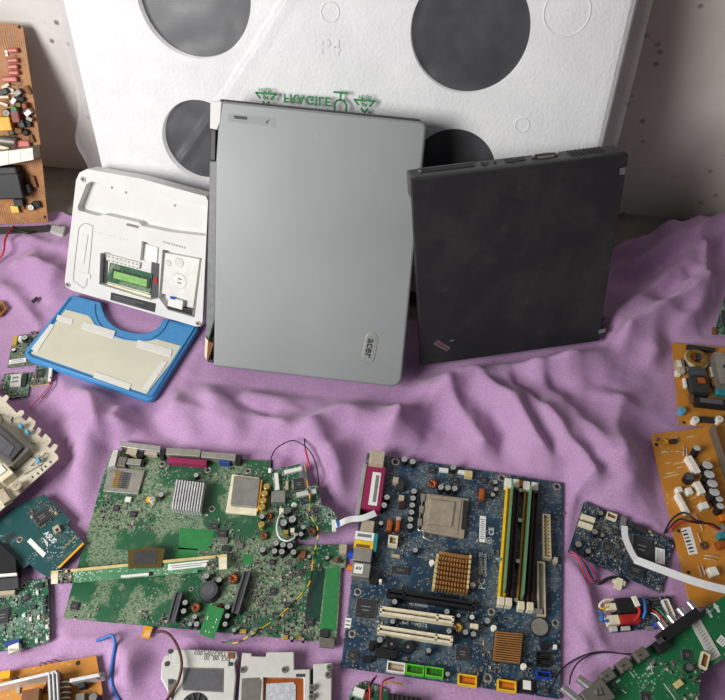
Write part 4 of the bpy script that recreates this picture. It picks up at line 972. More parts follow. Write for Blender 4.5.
lb = LC.quad('label', [(168, 564.3), (208.5, 560), (208.5, 566), (168, 570.5)], .0004, 'paper', bevel=0)
mb = MB()
for k_, (t0, t1) in enumerate(((.06, .94), (.1, .85))):
    p, q = LC.at(168 + 40 * t0, 566.4 - 4.1 * t0 + k_ * 2, .0004), LC.at(168 + 40 * t1, 566.4 - 4.1 * t1 + k_ * 2, .0004); m = (p + q) / 2; d = q - p; mb.box((m.x, m.y, .0004), (d.length, .0009, .0001), 'grey_ink', math.atan2(d.y, d.x))
LC.put(mb, 'label_print', parent=lb)
fl = LC.quad('brown_film', [(128, 550), (150, 546.5), (165, 549), (161.5, 567.5), (128.3, 568.5)], .0005, 'flex_brown', z0=.0014, bevel=0, label='brown flexible film')
LC.quad('film_chip', [(134, 552.5), (152, 549.5), (158, 551), (156, 563.5), (135, 564.5)], .0004, 'flex_dark', z0=.0019, bevel=0, parent=fl)
LC.smd(120, 12)
# ------------------------------------------------------------------ small green power board with white flat cable
PB = Board('power_board', 'small green power board with round capacitors and white flat cable, right of the gold capacitors', 'circuit board', flat((279, 533), (337, 530), .029),
           [(271.5, 470.5), (301, 463.5), (302.5, 487), (318, 485), (321, 505), (330, 508), (337, 516), (337, 530), (322, 533), (306.7, 540), (279, 533), (276, 505)], 'pcb_deep_green', foot=False)
PB.box('white_socket', 293, 470, 18, 3.6, .004, 'white_plastic', rot=.2); PB.box('white_socket', 276.8, 481, 4, 17, .005, 'white_plastic', rot=.1); PB.chip(299, 483.6, 11, 11, rot=.1); PB.box('ribbon_socket', 306.4, 492.6, 20, 4.6, .004, 'pale_metal', rot=.18)
PB.chip(307.6, 500, 14, 5.5, rot=.15, pins=2); PB.box('shielded_socket', 278.3, 496.4, 14, 11, .009, 'steel_grey', bevel=.0006); PB.box('white_socket', 287, 485, 3, 9, .004, 'tan_plastic')
for a in ((287.8, 510, 4, 'slot_grey'), (283.4, 522.6, 4, 'cap_top'), (292.4, 519, 4, 'cap_top'), (303.3, 527, 2.6, 'cap_top'), (301, 534, 2.6, 'cap_top'), (296, 534.5, 2, 'cap_top')): PB.cap(a[0], a[1], a[2], .011, top=a[3])
PB.ring(312, 530, 4.6, mat='rust', core='dark_grey'); PB.ring(294, 503, 3, mat='pin_white', core='pin_white'); PB.hole(329.7, 515, 3); PB.box('ribbon_socket', 334, 525, 4.4, 11, .005, 'white_plastic')
PB.box('lead_socket', 281.5, 511, 4.5, 6, .009, 'cream_plastic'); PB.box('lead_socket', 285.7, 532, 5, 4, .009, 'brass_cap'); PB.box('lead_socket', 292.5, 530, 4, 4, .009, 'cream_plastic')
mb = MB().tube([PB.at(x, y, h) for x, y, h in ((281.5, 513, .009), (278, 520, .013), (277, 530, .014), (280, 538, .014), (287, 541, .014), (294, 538, .012), (295, 534, .009))], .0011, 'wire_white')
PB.put(mb, 'lead')['label'] = 'white looped lead'
PB.chip(316, 510, 6, 5, rot=.1); PB.smd(90, 21)
pts = [(335.5, 525, .035), (339, 524, .036), (345, 521, .037), (352, 519, .036), (360, 518.5, .0362), (367, 516.5, .0355), (375.5, 513, .034)]
P = [at(*p) for p in pts]; base = P[0].copy()
mb = MB().strip([p - base for p in P], .0075, .0004, 'ribbon_white', side=V((.25, 1, 0)))
mb2 = mb; o = mb.build('ribbon_cable'); o.location += base; tag(o, 'white flat ribbon cable between the small green board and the blue motherboard', 'cable')
q = at(339, 524, .0364); mb = MB().box((0, 0, 0), (.004, .0076, .0007), 'wire_blue', .3); e = mb.build('blue_end', o); e.location = (at(338.3, 524.1, .0359) - o.location)
# plain card soldered side up
PC = Board('small_card', 'small plain green card with solder points leaning on the large green motherboard', 'circuit board', flat((199, 634), (214, 639), .0225),
           [(208.7, 604.5), (224.5, 609), (213.5, 639), (199.3, 633.5)], 'solder_green', .0014, foot=False)
mb = MB()
for x, y in ((208, 617), (217, 619.5), (216, 622), (213.5, 627), (209.5, 632), (206, 631), (207.5, 619)):
    c = PC.at(x, y); mb.ball((c.x, c.y, 0), .0011, 'cap_top', (1, 1, .6), 8, 6)
mb.build('solder_point', PC.root)
def strands(mb, P):
    """the second strand, its yellow and dark lengths alternating as it turns round the first"""
    Q = []
    for i in range(len(P) - 1):
        p0, p1, p2, p3 = P[max(i - 1, 0)], P[i], P[i + 1], P[min(i + 2, len(P) - 1)]
        for t in range(10):
            t /= 10; Q.append(.5 * (2 * p1 + (p2 - p0) * t + (2 * p0 - 5 * p1 + 4 * p2 - p3) * t * t + (3 * p1 - p0 - 3 * p2 + p3) * t ** 3))
    for n in range(0, len(Q) - 4, 4):
        mb.tube([q + V((0, 0, .0008)) for q in Q[n:n + 5]], .0008, ('wire_yellow', 'wire_green', 'wire_yellow', 'wire_black')[n // 4 % 4], sub=1)
wire('twisted_lead', [(305, 465, .031), (307.6, 485, .034), (310, 499, .034), (310, 514.5, .034), (317, 526.6, .034), (318, 537, .033), (315, 550, .020), (313, 557, .021), (310.4, 581, .019), (300, 596, .019), (279.6, 616, .020), (258, 631, .025), (248, 637, .025), (236, 643, .018), (222, 642, .012)], .0008, 'wire_black',
     'yellow and black twisted lead draped across the two green boards', 'wire',
     extra=lambda mb, P: strands(mb, P))
wire('looped_lead', [(270.5, 468, .020), (271, 459, .026), (275, 450, .030), (282, 444.5, .032), (293, 440.5, .032), (304, 445.5, .032), (311, 453, .030), (316, 464, .028), (318.5, 479, .024), (318.5, 486, .012)], .0008, 'wire_black', 'black looped lead arching above the small green power board', 'wire',
     extra=lambda mb, P: (mb.cyl(P[0], .0028, .010, 'wire_black', 12, axis=P[1] - P[0]), mb.cyl(P[0] - (P[1] - P[0]).normalized() * .006, .0026, .006, 'white_plastic', 12, axis=P[1] - P[0])))
wire('straight_lead', [(304, 431, .020), (304.5, 440, .026), (305.5, 450, .031), (308, 460, .033), (309.5, 467, .030)], .0008, 'wire_black', 'short dark lead with red sleeve beside the black loop', 'wire',
     extra=lambda mb, P: mb.tube(P[-3:], .0012, 'wire_red', sub=4))
# ------------------------------------------------------------------ orange power board leaning on the wall at left
fo = lean((-70, 226), (48, 222), .014, 63)
O1 = Board('power_board', 'brown power supply board leaning against the wall with large heatsink and red parts', 'circuit board', fo,
           [(-90, 228), (48, 222), (40, 140), (30, 75), (23, 28), (19, 24), (-80, 20)], 'pcb_brown', .0018, foot=False)
FOOT.append([(fo.M @ V((x, y, 0)))[:2] for x, y in ((-.02, -.005), (.3, -.005), (.3, .02), (-.02, .02))])
for px, py, w, h in ((12, 50.5, 11, 5), (12, 60.5, 11, 5), (12, 67, 11, 5), (13, 73, 11, 5), (9, 79.5, 16, 6), (21, 144, 17, 7)): O1.box('film_capacitor', px, py, w, h, .008, 'pink_part', bevel=.0022)
O1.box('film_capacitor', 15, 117, 9, 13, .014, 'red_brown', bevel=.002); O1.cap(6, 113, 4, .012, 'black_plastic', 'dim_metal'); O1.cap(13.5, 109.5, 3.4, .014, 'solder_green', 'solder_green', 'disc_capacitor'); O1.box('transformer', 3.5, 124, 14, 14, .016, 'amber', bevel=.0012)
c = O1.at(4, 139, .012); mb = MB().cyl((c.x - .010, c.y - .002, .009), .0075, .026, 'dim_metal', 18, 'aluminium', axis=V((1, -.15, 0))); O1.put(mb, 'capacitor')['label'] = 'grey capacitor lying on its side'
O1.box('transistor', 27.5, 113, 7, 5, .010, 'pale_metal', rot=.6); O1.box('transistor', 29, 119, 6, 4, .010, 'dim_metal', rot=-.5); O1.box('transistor', 26, 124, 9, 7, .007, 'ink')
for px, py in ((5, 86), (9, 89), (4, 97), (10, 93), (3, 104)): O1.box('resistor', px, py, 9, 3, .005, 'cream_plastic', rot=.4 * (px % 3 - 1), bevel=.0008)
for px, py, w, h, z, mt, ro in ((17, 93, 8, 6, .010, 'dim_metal', .5), (20, 99, 7, 5, .008, 'ink', -.3), (13, 101, 7, 5, .011, 'pale_metal', .8), (8, 101, 6, 4, .008, 'rust', .2), (3, 92, 9, 6, .012, 'chip_black', .3), (18, 105, 5, 5, .010, 'slot_olive', .1),
                              (21, 124, 6, 8, .012, 'chip_black', .2), (17, 131, 9, 6, .010, 'rust', -.2), (11, 133, 7, 5, .012, 'black_plastic', .4), (25, 133, 6, 5, .008, 'ink', .7), (24, 106, 5, 6, .012, 'red_brown', .1), (3, 148, 12, 4, .006, 'cream_plastic', -.3), (31, 139, 5, 8, .005, 'rust', .2), (28, 90, 4, 9, .004, 'rust', .3), (33, 182, 5, 12, .005, 'rust', .1), (27, 189, 6, 9, .014, 'ink', .1)):
    O1.box('component', px, py, w, h, z, mt, rot=ro, bevel=.0012)
hs = O1.quad('heatsink', [(-30, 155), (33, 147.5), (34, 160), (-30, 172)], .030, 'dull_steel', bevel=.0008)
mb = MB()
for t in (.25, .45, .6, .8):
    p, q = O1.at(-30 + 63 * t, 154.5 - 7 * t, .0301), O1.at(-30 + 63 * t, 171 - 11 * t, .0301); m = (p + q) / 2; mb.box((m.x, m.y, .030), (.0014, (q - p).length, .0006), 'pale_metal', math.atan2(q.y - p.y, q.x - p.x) - math.pi / 2)
O1.put(mb, 'heatsink_ridge', parent=hs)
O1.box('transformer', 2, 187, 38, 26, .026, 'black_plastic', bevel=.002); O1.box('transformer_winding', 2, 172, 30, 9, .022, 'chip_black', bevel=.003); O1.box('transformer_foot', 18, 203, 9, 7, .012, 'black_plastic')
O1.cap(30.6, 207.5, 3.4, .010, 'black_plastic', 'pin_white'); O1.box('film_capacitor', 14.5, 209.5, 8, 7, .008, 'brass_cap'); O1.box('resistor', 22, 205, 3, 9, .004, 'rust'); O1.box('resistor', 36, 205, 8, 7, .007, 'ink', bevel=.002)
c = O1.at(19.5, 27, 0); O1.hole(19.3, 27, 1.8, mat='ink'); O1.label(12, 35, 8, 6, mat='pcb_brown', lines=3, name='printed_block'); O1.hole(45, 217, 1.5, mat='ink')
for i in range(7):
    mb = MB(); p = O1.at(6 + (i * 37 % 17), 58 + i * 13, .001); mb.tube([p, p + V((.008, -.003, .005)), p + V((.016, .004, .001))], .0005, 'steel', 6, 4); O1.put(mb, 'jumper_lead')
O1.smd(60, 31, mats=('tan_plastic', 'rust', 'dull_steel', 'silk'), big=1.8)
P = [at(x, y, z) for x, y, z in ((-60, 232, .008), (0, 231, .008), (40, 229.5, .008), (50, 228, .008))]; base = P[0].copy()
o = MB().strip([p - base for p in P], .013, .006, 'dark_grey').build('metal_strip'); o.location += base; tag(o, 'dark metal strip lying in front of the leaning brown board', 'strip')
wire('red_lead', [(14, 226, .012), (9, 232, .022), (5, 240, .024), (4, 250, .020), (0, 258, .010), (-8, 264, .010)], .0016, 'wire_red', 'red lead looping below the leaning brown board', 'wire')
wire('black_lead', [(12, 231.5, .014), (20, 231, .018), (28, 233, .016), (34, 231.5, .013)], .0018, 'wire_black', 'short black lead below the leaning brown board', 'wire')
fr = flat((54, 231), (65, 234), .009); r = root('wire_connector', fr, 'small white plastic connector lying at the lower corner of the leaning brown board', 'connector')
L = lambda x, y: fr.loc(x, y, .006)[:2]
MB().prism([L(52.5, 224), L(65.5, 227), L(63, 236), L(50, 231.5)], 0, .007, 'pale_metal').build('body', r, .0012)
mb = MB()
for i in range(4):
    p = V(L(53.5 + i * 2.6, 224.8 + i * .6)); mb.box((p.x, p.y - .001, .007), (.0022, .0035, .0004), 'dim_metal')
mb.build('slot', r)
fr = flat((30, 303), (38, 296), .0085); r = root('loose_chip', fr, 'tiny black chip lying alone on the lilac blanket beside the netbook', 'chip')
L = lambda x, y: fr.loc(x, y, .002)[:2]
MB().prism([L(31, 301), L(36.5, 296.5), L(38.5, 298), L(33, 303)], 0, .0028, 'chip_black').build('body', r, .0004)
mb = MB()
for t in (.15, .4, .65, .9):
    p = V(L(31 + 5.5 * t, 301 - 4.5 * t)); q = V(L(33 + 5.5 * t, 303 - 5 * t))
    for k_ in (p, q): mb.box((k_.x, k_.y, 0), (.0012, .0012, .001), 'dim_metal')
mb.build('pin', r)
fr = flat((-10, 315), (8, 308), .012)
E0 = Board('board_offcut', 'brown corner of a circuit board poking in at the edge above the small cards', 'circuit board', fr, [(-25, 300), (2, 301), (7.5, 308), (0, 316), (-25, 322)], 'pcb_brown'); E0.box('film_capacitor', -4, 308, 6, 6, .006, 'rust'); E0.smd(14, 4, big=1.5)

# ------------------------------------------------------------------ three small cards under the blue cover
A = Board('small_card', 'grey green module with brass canister and white sticker strip, half under the blue cover', 'circuit board', flat((7, 367.5), (37, 364), .0085), [(13.5, 336.5), (29, 333.5), (40, 340), (38, 364), (7, 367.5)], 'pcb_grey_green')
A.box('canister', 14.6, 340, 4.6, 9, .005, 'brass_cap', bevel=.001); A.cap(24.4, 337.5, 3, .007); A.hole(20.5, 346.3, 2.4); A.label(17.5, 361, 17, 4.2, rot=.05, lines=2); A.box('coil', 20, 338, 3.5, 4.5, .006, 'white_plastic'); A.cap(13.5, 349.5, 2, .004, top='pin_white'); A.chip(29, 340, 6, 5, pins=2)
c = A.at(33.5, 332, .010); A.put(MB().torus((c.x, c.y + .002, .006), .0045, .0012, 'dim_metal', 18, 6, axis=V((.2, 1, .3))), 'wire_ring'); A.smd(40, 41)
W = Board('small_card', 'small green wireless card with silver shield on the lilac blanket', 'circuit board', flat((9, 398.4), (28, 396), .0085), [(4, 374), (31, 372.5), (28, 396), (24, 397), (22, 396.5), (9, 398.4), (1, 389)], 'pcb_deep_green')
sh = W.quad('shield', [(11, 374.5), (21.5, 373.5), (20.5, 386), (9.5, 387)], .0022, 'pale_metal', bevel=.0003)
W.box('shield_print', 15.5, 377.5, 6, 2, .0001, 'grey_ink', z0=.0022, bevel=0, parent=sh); W.box('shield_print', 15, 381.5, 7, 1.6, .0001, 'grey_ink', z0=.0022, bevel=0, parent=sh)
W.box('edge_socket', 24.3, 379.5, 3.6, 13, .003, 'chip_black'); W.hole(26, 393.5, 1.7); W.smd(60, 43)
K = Board('small_card', 'small green card with cream edge and thin red leads beside the wireless card', 'circuit board', flat((30, 385.5), (48, 383), .011), [(36.6, 365), (51.5, 366.5), (48.5, 383), (30, 385.5)], 'pcb_grey_green', .004, edge='cream_gold')
K.box('edge_socket', 50, 373.5, 3.5, 14, .004, 'white_plastic'); K.chip(40, 373, 8, 8); K.smd(40, 44)
mb = MB().tube([K.at(x, y, h) for x, y, h in ((50, 377, .004), (51, 383, .002), (43, 394, -.001), (30, 408.5, -.002))], .0007, 'wire_red').tube([K.at(x, y, h) for x, y, h in ((51, 377, .004), (52.5, 384, .001), (46.5, 393, -.001), (41.5, 398.5, -.002))], .0007, 'wire_brown')
K.put(mb, 'lead')

# ------------------------------------------------------------------ cream board with comb tabs
CB = Board('control_board', 'cream board with comb tabs, blue capacitors and large grey module at the edge', 'circuit board', flat((0, 397), (55, 453), .034),
           [(-60, 372), (-8, 389), (2, 397.5), (4, 396), (6.5, 394.5), (9, 397), (6, 402), (17, 413), (20, 410), (23.5, 410.5), (24, 413.5), (21, 417), (26, 421), (29.5, 416.5), (35.5, 421.5), (35, 424.5), (32.5, 428.5), (35, 431), (38.5, 427), (41, 429), (40.5, 431.5), (38, 434.5), (41.5, 438), (45.5, 433.5), (51, 439), (50.5, 442), (47, 446), (50, 448.5), (54, 443.5), (57.5, 445), (57, 448), (54, 452), (57.5, 455), (58.5, 459), (0, 511), (-60, 560)], 'pcb_cream', .002, foot=False)
CB.quad('display_module', [(-18, 411), (0, 423.5), (6, 424.5), (28, 446), (29, 450), (13, 465), (8, 466.5), (-18, 447)], .014, 'dim_metal', bevel=.001)
CB.quad('module_rim', [(-18, 416), (2, 428), (23, 447), (11, 460.5), (-18, 442)], .004, 'charcoal', z0=.014, bevel=.0008); CB.quad('module_window', [(-18, 424), (0, 434), (14.5, 447), (9, 456), (-18, 437)], .001, 'slot_grey', z0=.018, bevel=.0004)
for px, py in ((20.4, 425), (27, 431), (38, 459)):
    c = CB.at(px, py, .009); CB.put(MB().ball((c.x, c.y, .006), .0042, 'cap_blue', (1, .7, 1.1)).tube([(c.x, c.y, .004), (c.x + .006, c.y - .006, .003), (c.x + .012, c.y - .005, 0)], .0005, 'steel', 6, 4), 'disc_capacitor')
for pts in ([(31, 443, .012), (33, 444, .004), (35, 443, .001)], [(11, 421, .001), (13, 417, .008), (12, 424, .012)], [(29, 456, .001), (33, 457.5, .006), (38, 459, .006)], [(31, 466, .001), (34, 463, .006), (38, 459, .006)], [(46, 453, .001), (43, 456, .006), (38, 459, .006)], [(0, 414, .001), (3, 419, .01), (2, 424, .014)]):
    CB.put(MB().tube([CB.at(*p) for p in pts], .0006, 'ink', 6, 4), 'component_lead')
CB.box('transformer', 3, 472, 14, 15, .013, 'cream_plastic', bevel=.0012); CB.box('transformer_top', 0, 470, 8, 9, .002, 'white_plastic', z0=.013); CB.cap(16.5, 485, 5, .010, 'tan_plastic', 'tan_plastic'); CB.box('edge_socket', 3, 496, 14, 9, .008, 'tan_plastic', rot=-.1); CB.box('edge_socket', -4, 488, 12, 6, .007, 'dim_metal')
for px, py in ((32.5, 477), (38, 473.5), (42, 470), (45.5, 466.5), (50.5, 462)): CB.box('contact_slot', px, py, 2.4, 1.6, .0003, 'ink', bevel=0)
CB.box('printed_block', 34, 469, 16, 1.5, .0002, 'dim_metal', bevel=0, rot=1.4); CB.hole(17, 468.5, 1.6, mat='ink'); CB.smd(24, 51, mats=('dull_steel', 'ink', 'tan_plastic'), big=1.4)
# black tray
ftb = flat((0, 577), (17, 576), .026); r = root('metal_tray', ftb, 'black metal tray with white edge line between the teal card and the small green board', 'tray')
L = lambda x, y: ftb.loc(x, y, 0)[:2]
MB().prism([L(-40, 535), L(0, 543.5), L(15.5, 558), L(16.5, 574), L(-40, 579)], -.014, 0, 'black_plastic').build('body', r, .0006)
MB().prism([L(-40, 577.5), L(16.8, 573), L(17, 575.5), L(-40, 580)], -.002, .0008, 'white_plastic').build('edge_line', r); MB().prism([L(-40, 581), L(17, 576), L(17.5, 587), L(-40, 592)], -.014, -.003, 'dark_grey').build('connector', r, .0005)
MB().prism([L(-40, 592), L(13, 588), L(12, 592), L(-40, 597)], -.014, -.006, 'tan_plastic').build('contact_row', r, .0003)
# teal card
T_ = Board('graphics_card', 'dark teal circuit card with white lettering and gold edge, under the cream board', 'circuit board', flat((38, 571.5), (84, 543.5), .0175),
           [(44, 494), (70.7, 520), (66.5, 524.5), (75.5, 533), (77, 534.5), (84, 543.5), (59, 569), (52, 575), (47, 577), (41, 573), (38, 571.5), (29, 564), (23.6, 569), (15, 560), (0, 543), (-12, 528), (12, 508)], 'pcb_teal', .0016)
T_.chip(42, 516.5, 16, 12, rot=0.1); T_.box('choke', 56.5, 529, 7, 7, .005, 'tan_plastic'); T_.box('choke_hole', 57, 530, 3, 3, .0004, 'ink', z0=.005, bevel=0)
T_.quad('edge_contact', [(84, 544), (59.2, 568.6), (58, 567), (83, 542.4)], .0006, 'amber', bevel=.0001); T_.quad('label', [(30.5, 538), (46, 553.5), (43, 557.5), (27, 541.5)], .0003, 'paper', bevel=0)
for i, (px, py) in enumerate(((64, 547.5), (67.5, 544.5), (71, 541), (74.5, 538))):
    c = T_.at(px, py); T_.put(MB().box((c.x, c.y, 0), (.005, .0022, .0004), 'brass_cap', -.3).box((c.x, c.y, .0004), (.002, .0024, .0006), 'steel', -.3), 'gold_pad')
mb = MB(); c = T_.at(50, 537.5); d = T_.at(55, 542.5) - T_.at(46, 533.5); an = math.atan2(d.y, d.x); text_mesh(mb, 'ASUS', (c.x, c.y, 0), .0085, 'silk', rot=an, th=.0005, bold=.03)
for k_ in range(4):
    p = T_.at(44.5 - k_ * .3 + 1, 540.5 + k_ * 2.2); mb.box((p.x + k_ * .001, p.y, .0004), (.010 - .0018 * k_, .0008, .0001), 'silk', an)
mb.build('board_lettering', T_.root); T_.hole(19.7, 539.6, 3.2); T_.box('board_slot', 10, 536.5, 11, 4.5, .0004, 'ink', rot=.1, bevel=.0001); T_.smd(60, 61, [(26, 510), (46, 500), (60, 514), (38, 532)])
# green board at left
GL = Board('control_board', 'small green board with white pads and white plug at the edge, below the black tray', 'circuit board', flat((0, 650), (49, 639), .013),
           [(-30, 592), (17, 583), (47, 578), (48.5, 590), (49.5, 639), (47, 642), (36, 646), (18, 648), (-30, 656)], 'pcb_deep_green')
GL.chip(2, 616, 14, 15); GL.hole(24, 585.5, 3); GL.box('power_transistor', 40, 585, 6, 5, .003, 'chip_black'); 
for px, py in ((37.7, 593), (24.5, 615.6), (31, 619.5), (39, 617.6), (47.5, 627), (48, 638), (37, 641)):
    c = GL.at(px, py); GL.put(MB().box((c.x, c.y, 0), (.003, .005, .0016), 'pale_metal', .1).ball((c.x, c.y, .0012), .0018, 'white_plastic', (1, 1.3, .5), 8, 6), 'solder_pad')
pl = GL.box('white_plug', 13.5, 648, 11, 8, .008, 'white_plastic', rot=.15); GL.box('socket', 12, 642, 16, 4, .006, 'vga_blue'); GL.chip(25, 598, 9, 6, rot=.4, pins=2); GL.chip(33, 607, 6, 4, pins=2); GL.chip(44.5, 600, 3, 9, pins=2); GL.chip(44.5, 610, 3, 9, pins=2)
mb = MB()
for i in range(4):
    c = GL.at(9.8 + i * 2.4, 650, .008); mb.box((c.x, c.y, .008), (.0016, .003, .0003), 'tan_plastic', .15)
GL.put(mb, 'plug_contact', parent=pl); GL.smd(220, 62)
# orange board at the bottom left
OB = Board('power_board', 'orange power board with aluminium heatsink bars in the near corner by the blue wire', 'circuit board', flat((0, 672), (96, 656), .013),
           [(-60, 683), (0, 672.5), (96, 655.7), (101, 682), (108, 730), (-60, 760)], 'pcb_orange', .0016)
def fin(bd, name, p, q, th, h, mat, z0=0, parent=None):
    p, q = bd.at(*p, h), bd.at(*q, h); m = (p + q) / 2; d = q - p
    return bd.put(MB().box((m.x, m.y, z0), (d.length, th, h - z0), mat, math.atan2(d.y, d.x)), name, .0004, None, parent)
fin(OB, 'heatsink', (-40, 694), (56, 671.5), .003, .022, 'aluminium'); f_ = fin(OB, 'heatsink', (52, 671), (54.5, 720), .010, .020, 'dim_metal'); 
for dx in (-4, 0, 4): fin(OB, 'heatsink_rail', (52.5 + dx, 672), (55 + dx, 720), .0016, .023, 'aluminium', .0175)
fin(OB, 'heatsink', (69.5, 680.5), (100, 674.5), .0035, .020, 'aluminium')
c = OB.at(100, 675.5, .018); OB.put(MB().torus((c.x, c.y, .016), .0035, .0014, 'dull_steel', 16, 6, axis=V((.3, -1, .3))), 'heatsink_lug')
OB.ring(45, 687, 4.4, mat='red_brown', core='red_brown'); OB.cap(93, 697, 5, .018, 'black_plastic', 'dim_metal'); OB.box('film_capacitor', 5, 674.5, 10, 8, .010, 'amber')
c = OB.at(65, 680, .008); mb = MB().cyl((c.x, c.y, .006), .006, .034, 'rust', 14, axis=V((0.05, -1, 0)))
for k_ in range(6): mb.torus((c.x + .0002 * k_, c.y - .003 - k_ * .0052, .006), .006, .0009, 'cream_plastic', 14, 5, axis=V((0, 1, 0)))
OB.put(mb, 'resistor'); OB.hole(78, 663, 2.4, mat='ink'); OB.box('transformer', 30, 697, 18, 16, .012, 'rust'); OB.box('transistor', 14, 681, 6, 8, .012, 'chip_black'); OB.box('transistor', 81, 684, 7, 7, .012, 'ink'); OB.box('film_capacitor', 80, 697, 9, 8, .010, 'dim_metal')
for px, py in ((40, 666), (46, 664.5), (52, 663)):
    mb = MB(); p = OB.at(px, py, 0); mb.tube([p, p + V((.002, .001, .006)), p + V((.005, .001, .006)), p + V((.007, .001, 0))], .0006, 'rust', 6, 4); OB.put(mb, 'jumper_lead')
OB.smd(20, 63, mats=('tan_plastic', 'rust'), big=1.6)

# ------------------------------------------------------------------ loose leads and the film tab
wire('blue_lead', [(97, 640.5, .010), (103, 638.5, .014), (110, 635.5, .016), (113.5, 637, .017), (115, 645, .016), (112.5, 660, .014), (111, 675, .012), (113, 688, .010), (121, 704, .010)], .0019, 'wire_blue', 'blue lead curling across the blanket below the green motherboard', 'wire')
wire('brown_lead', [(157.5, 632, .020), (163, 631.5, .024), (170, 635, .028), (177, 645, .032), (181, 657, .034), (181.5, 668, .034), (178, 682, .032), (171, 694, .030), (164, 704, .030)], .0015, 'wire_brown', 'thin brown lead crossing the white metal fan bracket', 'wire')
fr = flat((142, 637), (149, 639), .0115); r = root('film_tab', fr, 'small amber film tab peeping out under the large green motherboard', 'tab')
L = lambda x, y: fr.loc(x, y)[:2]
MB().prism([L(145, 625.5), L(153, 627), L(149, 639), L(141, 637)], -.0004, .0003, 'kapton').build('film', r)
mb = MB()
for i in range(3):
    p, q = V(L(147 + i * 2, 630)), V(L(144 + i * 2, 636.5)); m = (p + q) / 2; mb.box((m.x, m.y, .0003), ((q - p).length, .0006, .0001), 'cream_plastic', math.atan2((q - p).y, (q - p).x))
mb.build('contact', r)

# ------------------------------------------------------------------ fan bracket
ff = flat((166, 689), (232, 700), .026); r = root('fan_bracket', ff, 'white metal laptop fan bracket with dark window and printed label, crossed by a brown lead', 'bracket')
L = lambda x, y, h=0: ff.loc(x, y, h)[:2]
FOOT.append([at(*p, .008)[:2] for p in ((160, 655), (174, 646), (238, 649), (334, 650), (336, 715), (160, 715))])
MB().prism([L(*p) for p in ((170, 649), (174, 648.5), (236.5, 651.5), (237.5, 657), (234.5, 663), (236, 676), (232, 720), (172, 720), (171, 701), (166.5, 689), (160.5, 678), (161.5, 663), (165, 655), (169, 655))], -.010, 0, 'pale_metal').build('body', r, .001)
lb = MB().prism([L(175, 649.5), L(229.5, 652.5), L(228.5, 667), L(174, 665)], 0, .0012, 'pale_metal').build('label', r, .0003)
mb = MB(); c = ff.loc(211, 652.6 + 1); a_ = V(L(229, 653)) - V(L(176, 650.5)); an = math.atan2(a_.y, a_.x)
for t, px, py, s_ in (('TSJQ70PL003', 210.5, 653.6, .0062), ('X3. 08. 30', 216.5, 658.4, .0062)):
    c = ff.loc(px, py); text_mesh(mb, t, (c.x, c.y, .0012), s_, 'dark_grey', rot=an + math.pi, th=.0003)
o = mb.build('label_lettering', lb); o.location -= lb.location
MB().prism([L(183, 667.5), L(223.5, 668.5), L(223, 692.5), L(182.5, 690.5)], 0, .0008, 'dim_metal').build('window', r, .0003)
MB().prism([L(184.5, 669), L(222, 670), L(221.5, 691), L(184, 689.5)], .0008, .0011, 'slot_grey').build('window_mesh', r)
c = ff.loc(194.5, 708); sx, _ = ff.scale(194, 700); fan = MB().cyl((c.x, c.y, 0), 14 * sx, .0006, 'ink', 28).build('fan', r)
mb = MB().cyl((c.x, c.y, .0006), 5.5 * sx, .003, 'black_plastic', 20)
for i in range(11):
    a0 = 2 * math.pi * i / 11; p = [(c.x + q * sx * math.cos(a0 + b), c.y + q * sx * math.sin(a0 + b)) for q, b in ((5, 0), (13, .25), (13, .37), (5, .2))]; mb.prism(p, .0006, .002, 'charcoal')
o = mb.build('fan_rotor', fan); o.location -= fan.location
MB().prism([L(228, 652.5), L(234.5, 653), L(234, 659), L(227.5, 658.5)], 0, .0016, 'rust').build('copper_clip', r, .0003); MB().prism([L(226, 662), L(233, 662.4), L(232.7, 666), L(225.7, 665.6)], 0, .0006, 'dark_grey').build('slot', r)
for px, py in ((170.5, 651.5), (167, 664), (171, 682)):
    c = ff.loc(px, py); MB().cyl((c.x, c.y, 0), .0026, .0012, 'dark_grey', 12).build('screw', r)
MB().prism([L(168, 679), L(176, 680), L(173, 700), L(168.5, 695)], 0, .0006, 'dim_metal').build('cutout', r)
# metal frame
f2 = flat((239, 690), (331, 690), .022); r = root('mounting_bracket', f2, 'pale metal mounting frame with copper plate and grey thermal pad beside the fan bracket', 'bracket')
L = lambda x, y, h=0: f2.loc(x, y, h)[:2]
MB().prism([L(*p) for p in ((242, 652.5), (251.5, 653), (251.7, 656), (266, 656.5), (266.5, 652), (294, 651.7), (294.2, 669.5), (310, 669), (310, 720), (303.5, 720), (303.5, 677.5), (263.5, 677), (262.5, 720), (237, 720), (239.5, 680))], -.010, 0, 'pale_metal').build('body', r, .001)
MB().prism([L(*p) for p in ((313, 663), (332, 662), (331, 720), (313, 720))], -.012, -.003, 'pale_metal').build('side_plate', r, .001)
MB().prism([L(*p) for p in ((309.5, 670), (313.5, 666), (313.5, 720), (309.5, 720))], -.010, -.007, 'dark_grey').build('gap', r)
cp_ = MB().prism([L(*p) for p in ((263, 677), (304, 677.5), (304, 720), (262, 720))], -.008, -.004, 'copper').build('copper_plate', r, .0004)
o = MB().prism([L(*p) for p in ((266, 683), (293, 681.5), (295.5, 685), (295.5, 720), (264.5, 720))], -.004, -.0028, 'heat_pad').build('thermal_pad', cp_); o.location -= cp_.location
MB().prism([L(*p) for p in ((242, 678.5), (259, 677.5), (261.5, 681), (258.5, 720), (240, 720))], 0, .0006, 'dim_metal').build('recess', r, .0002)
MB().prism([L(*p) for p in ((296, 674), (305, 674), (305, 677), (296, 677))], 0, .0005, 'dark_grey').build('slot', r)
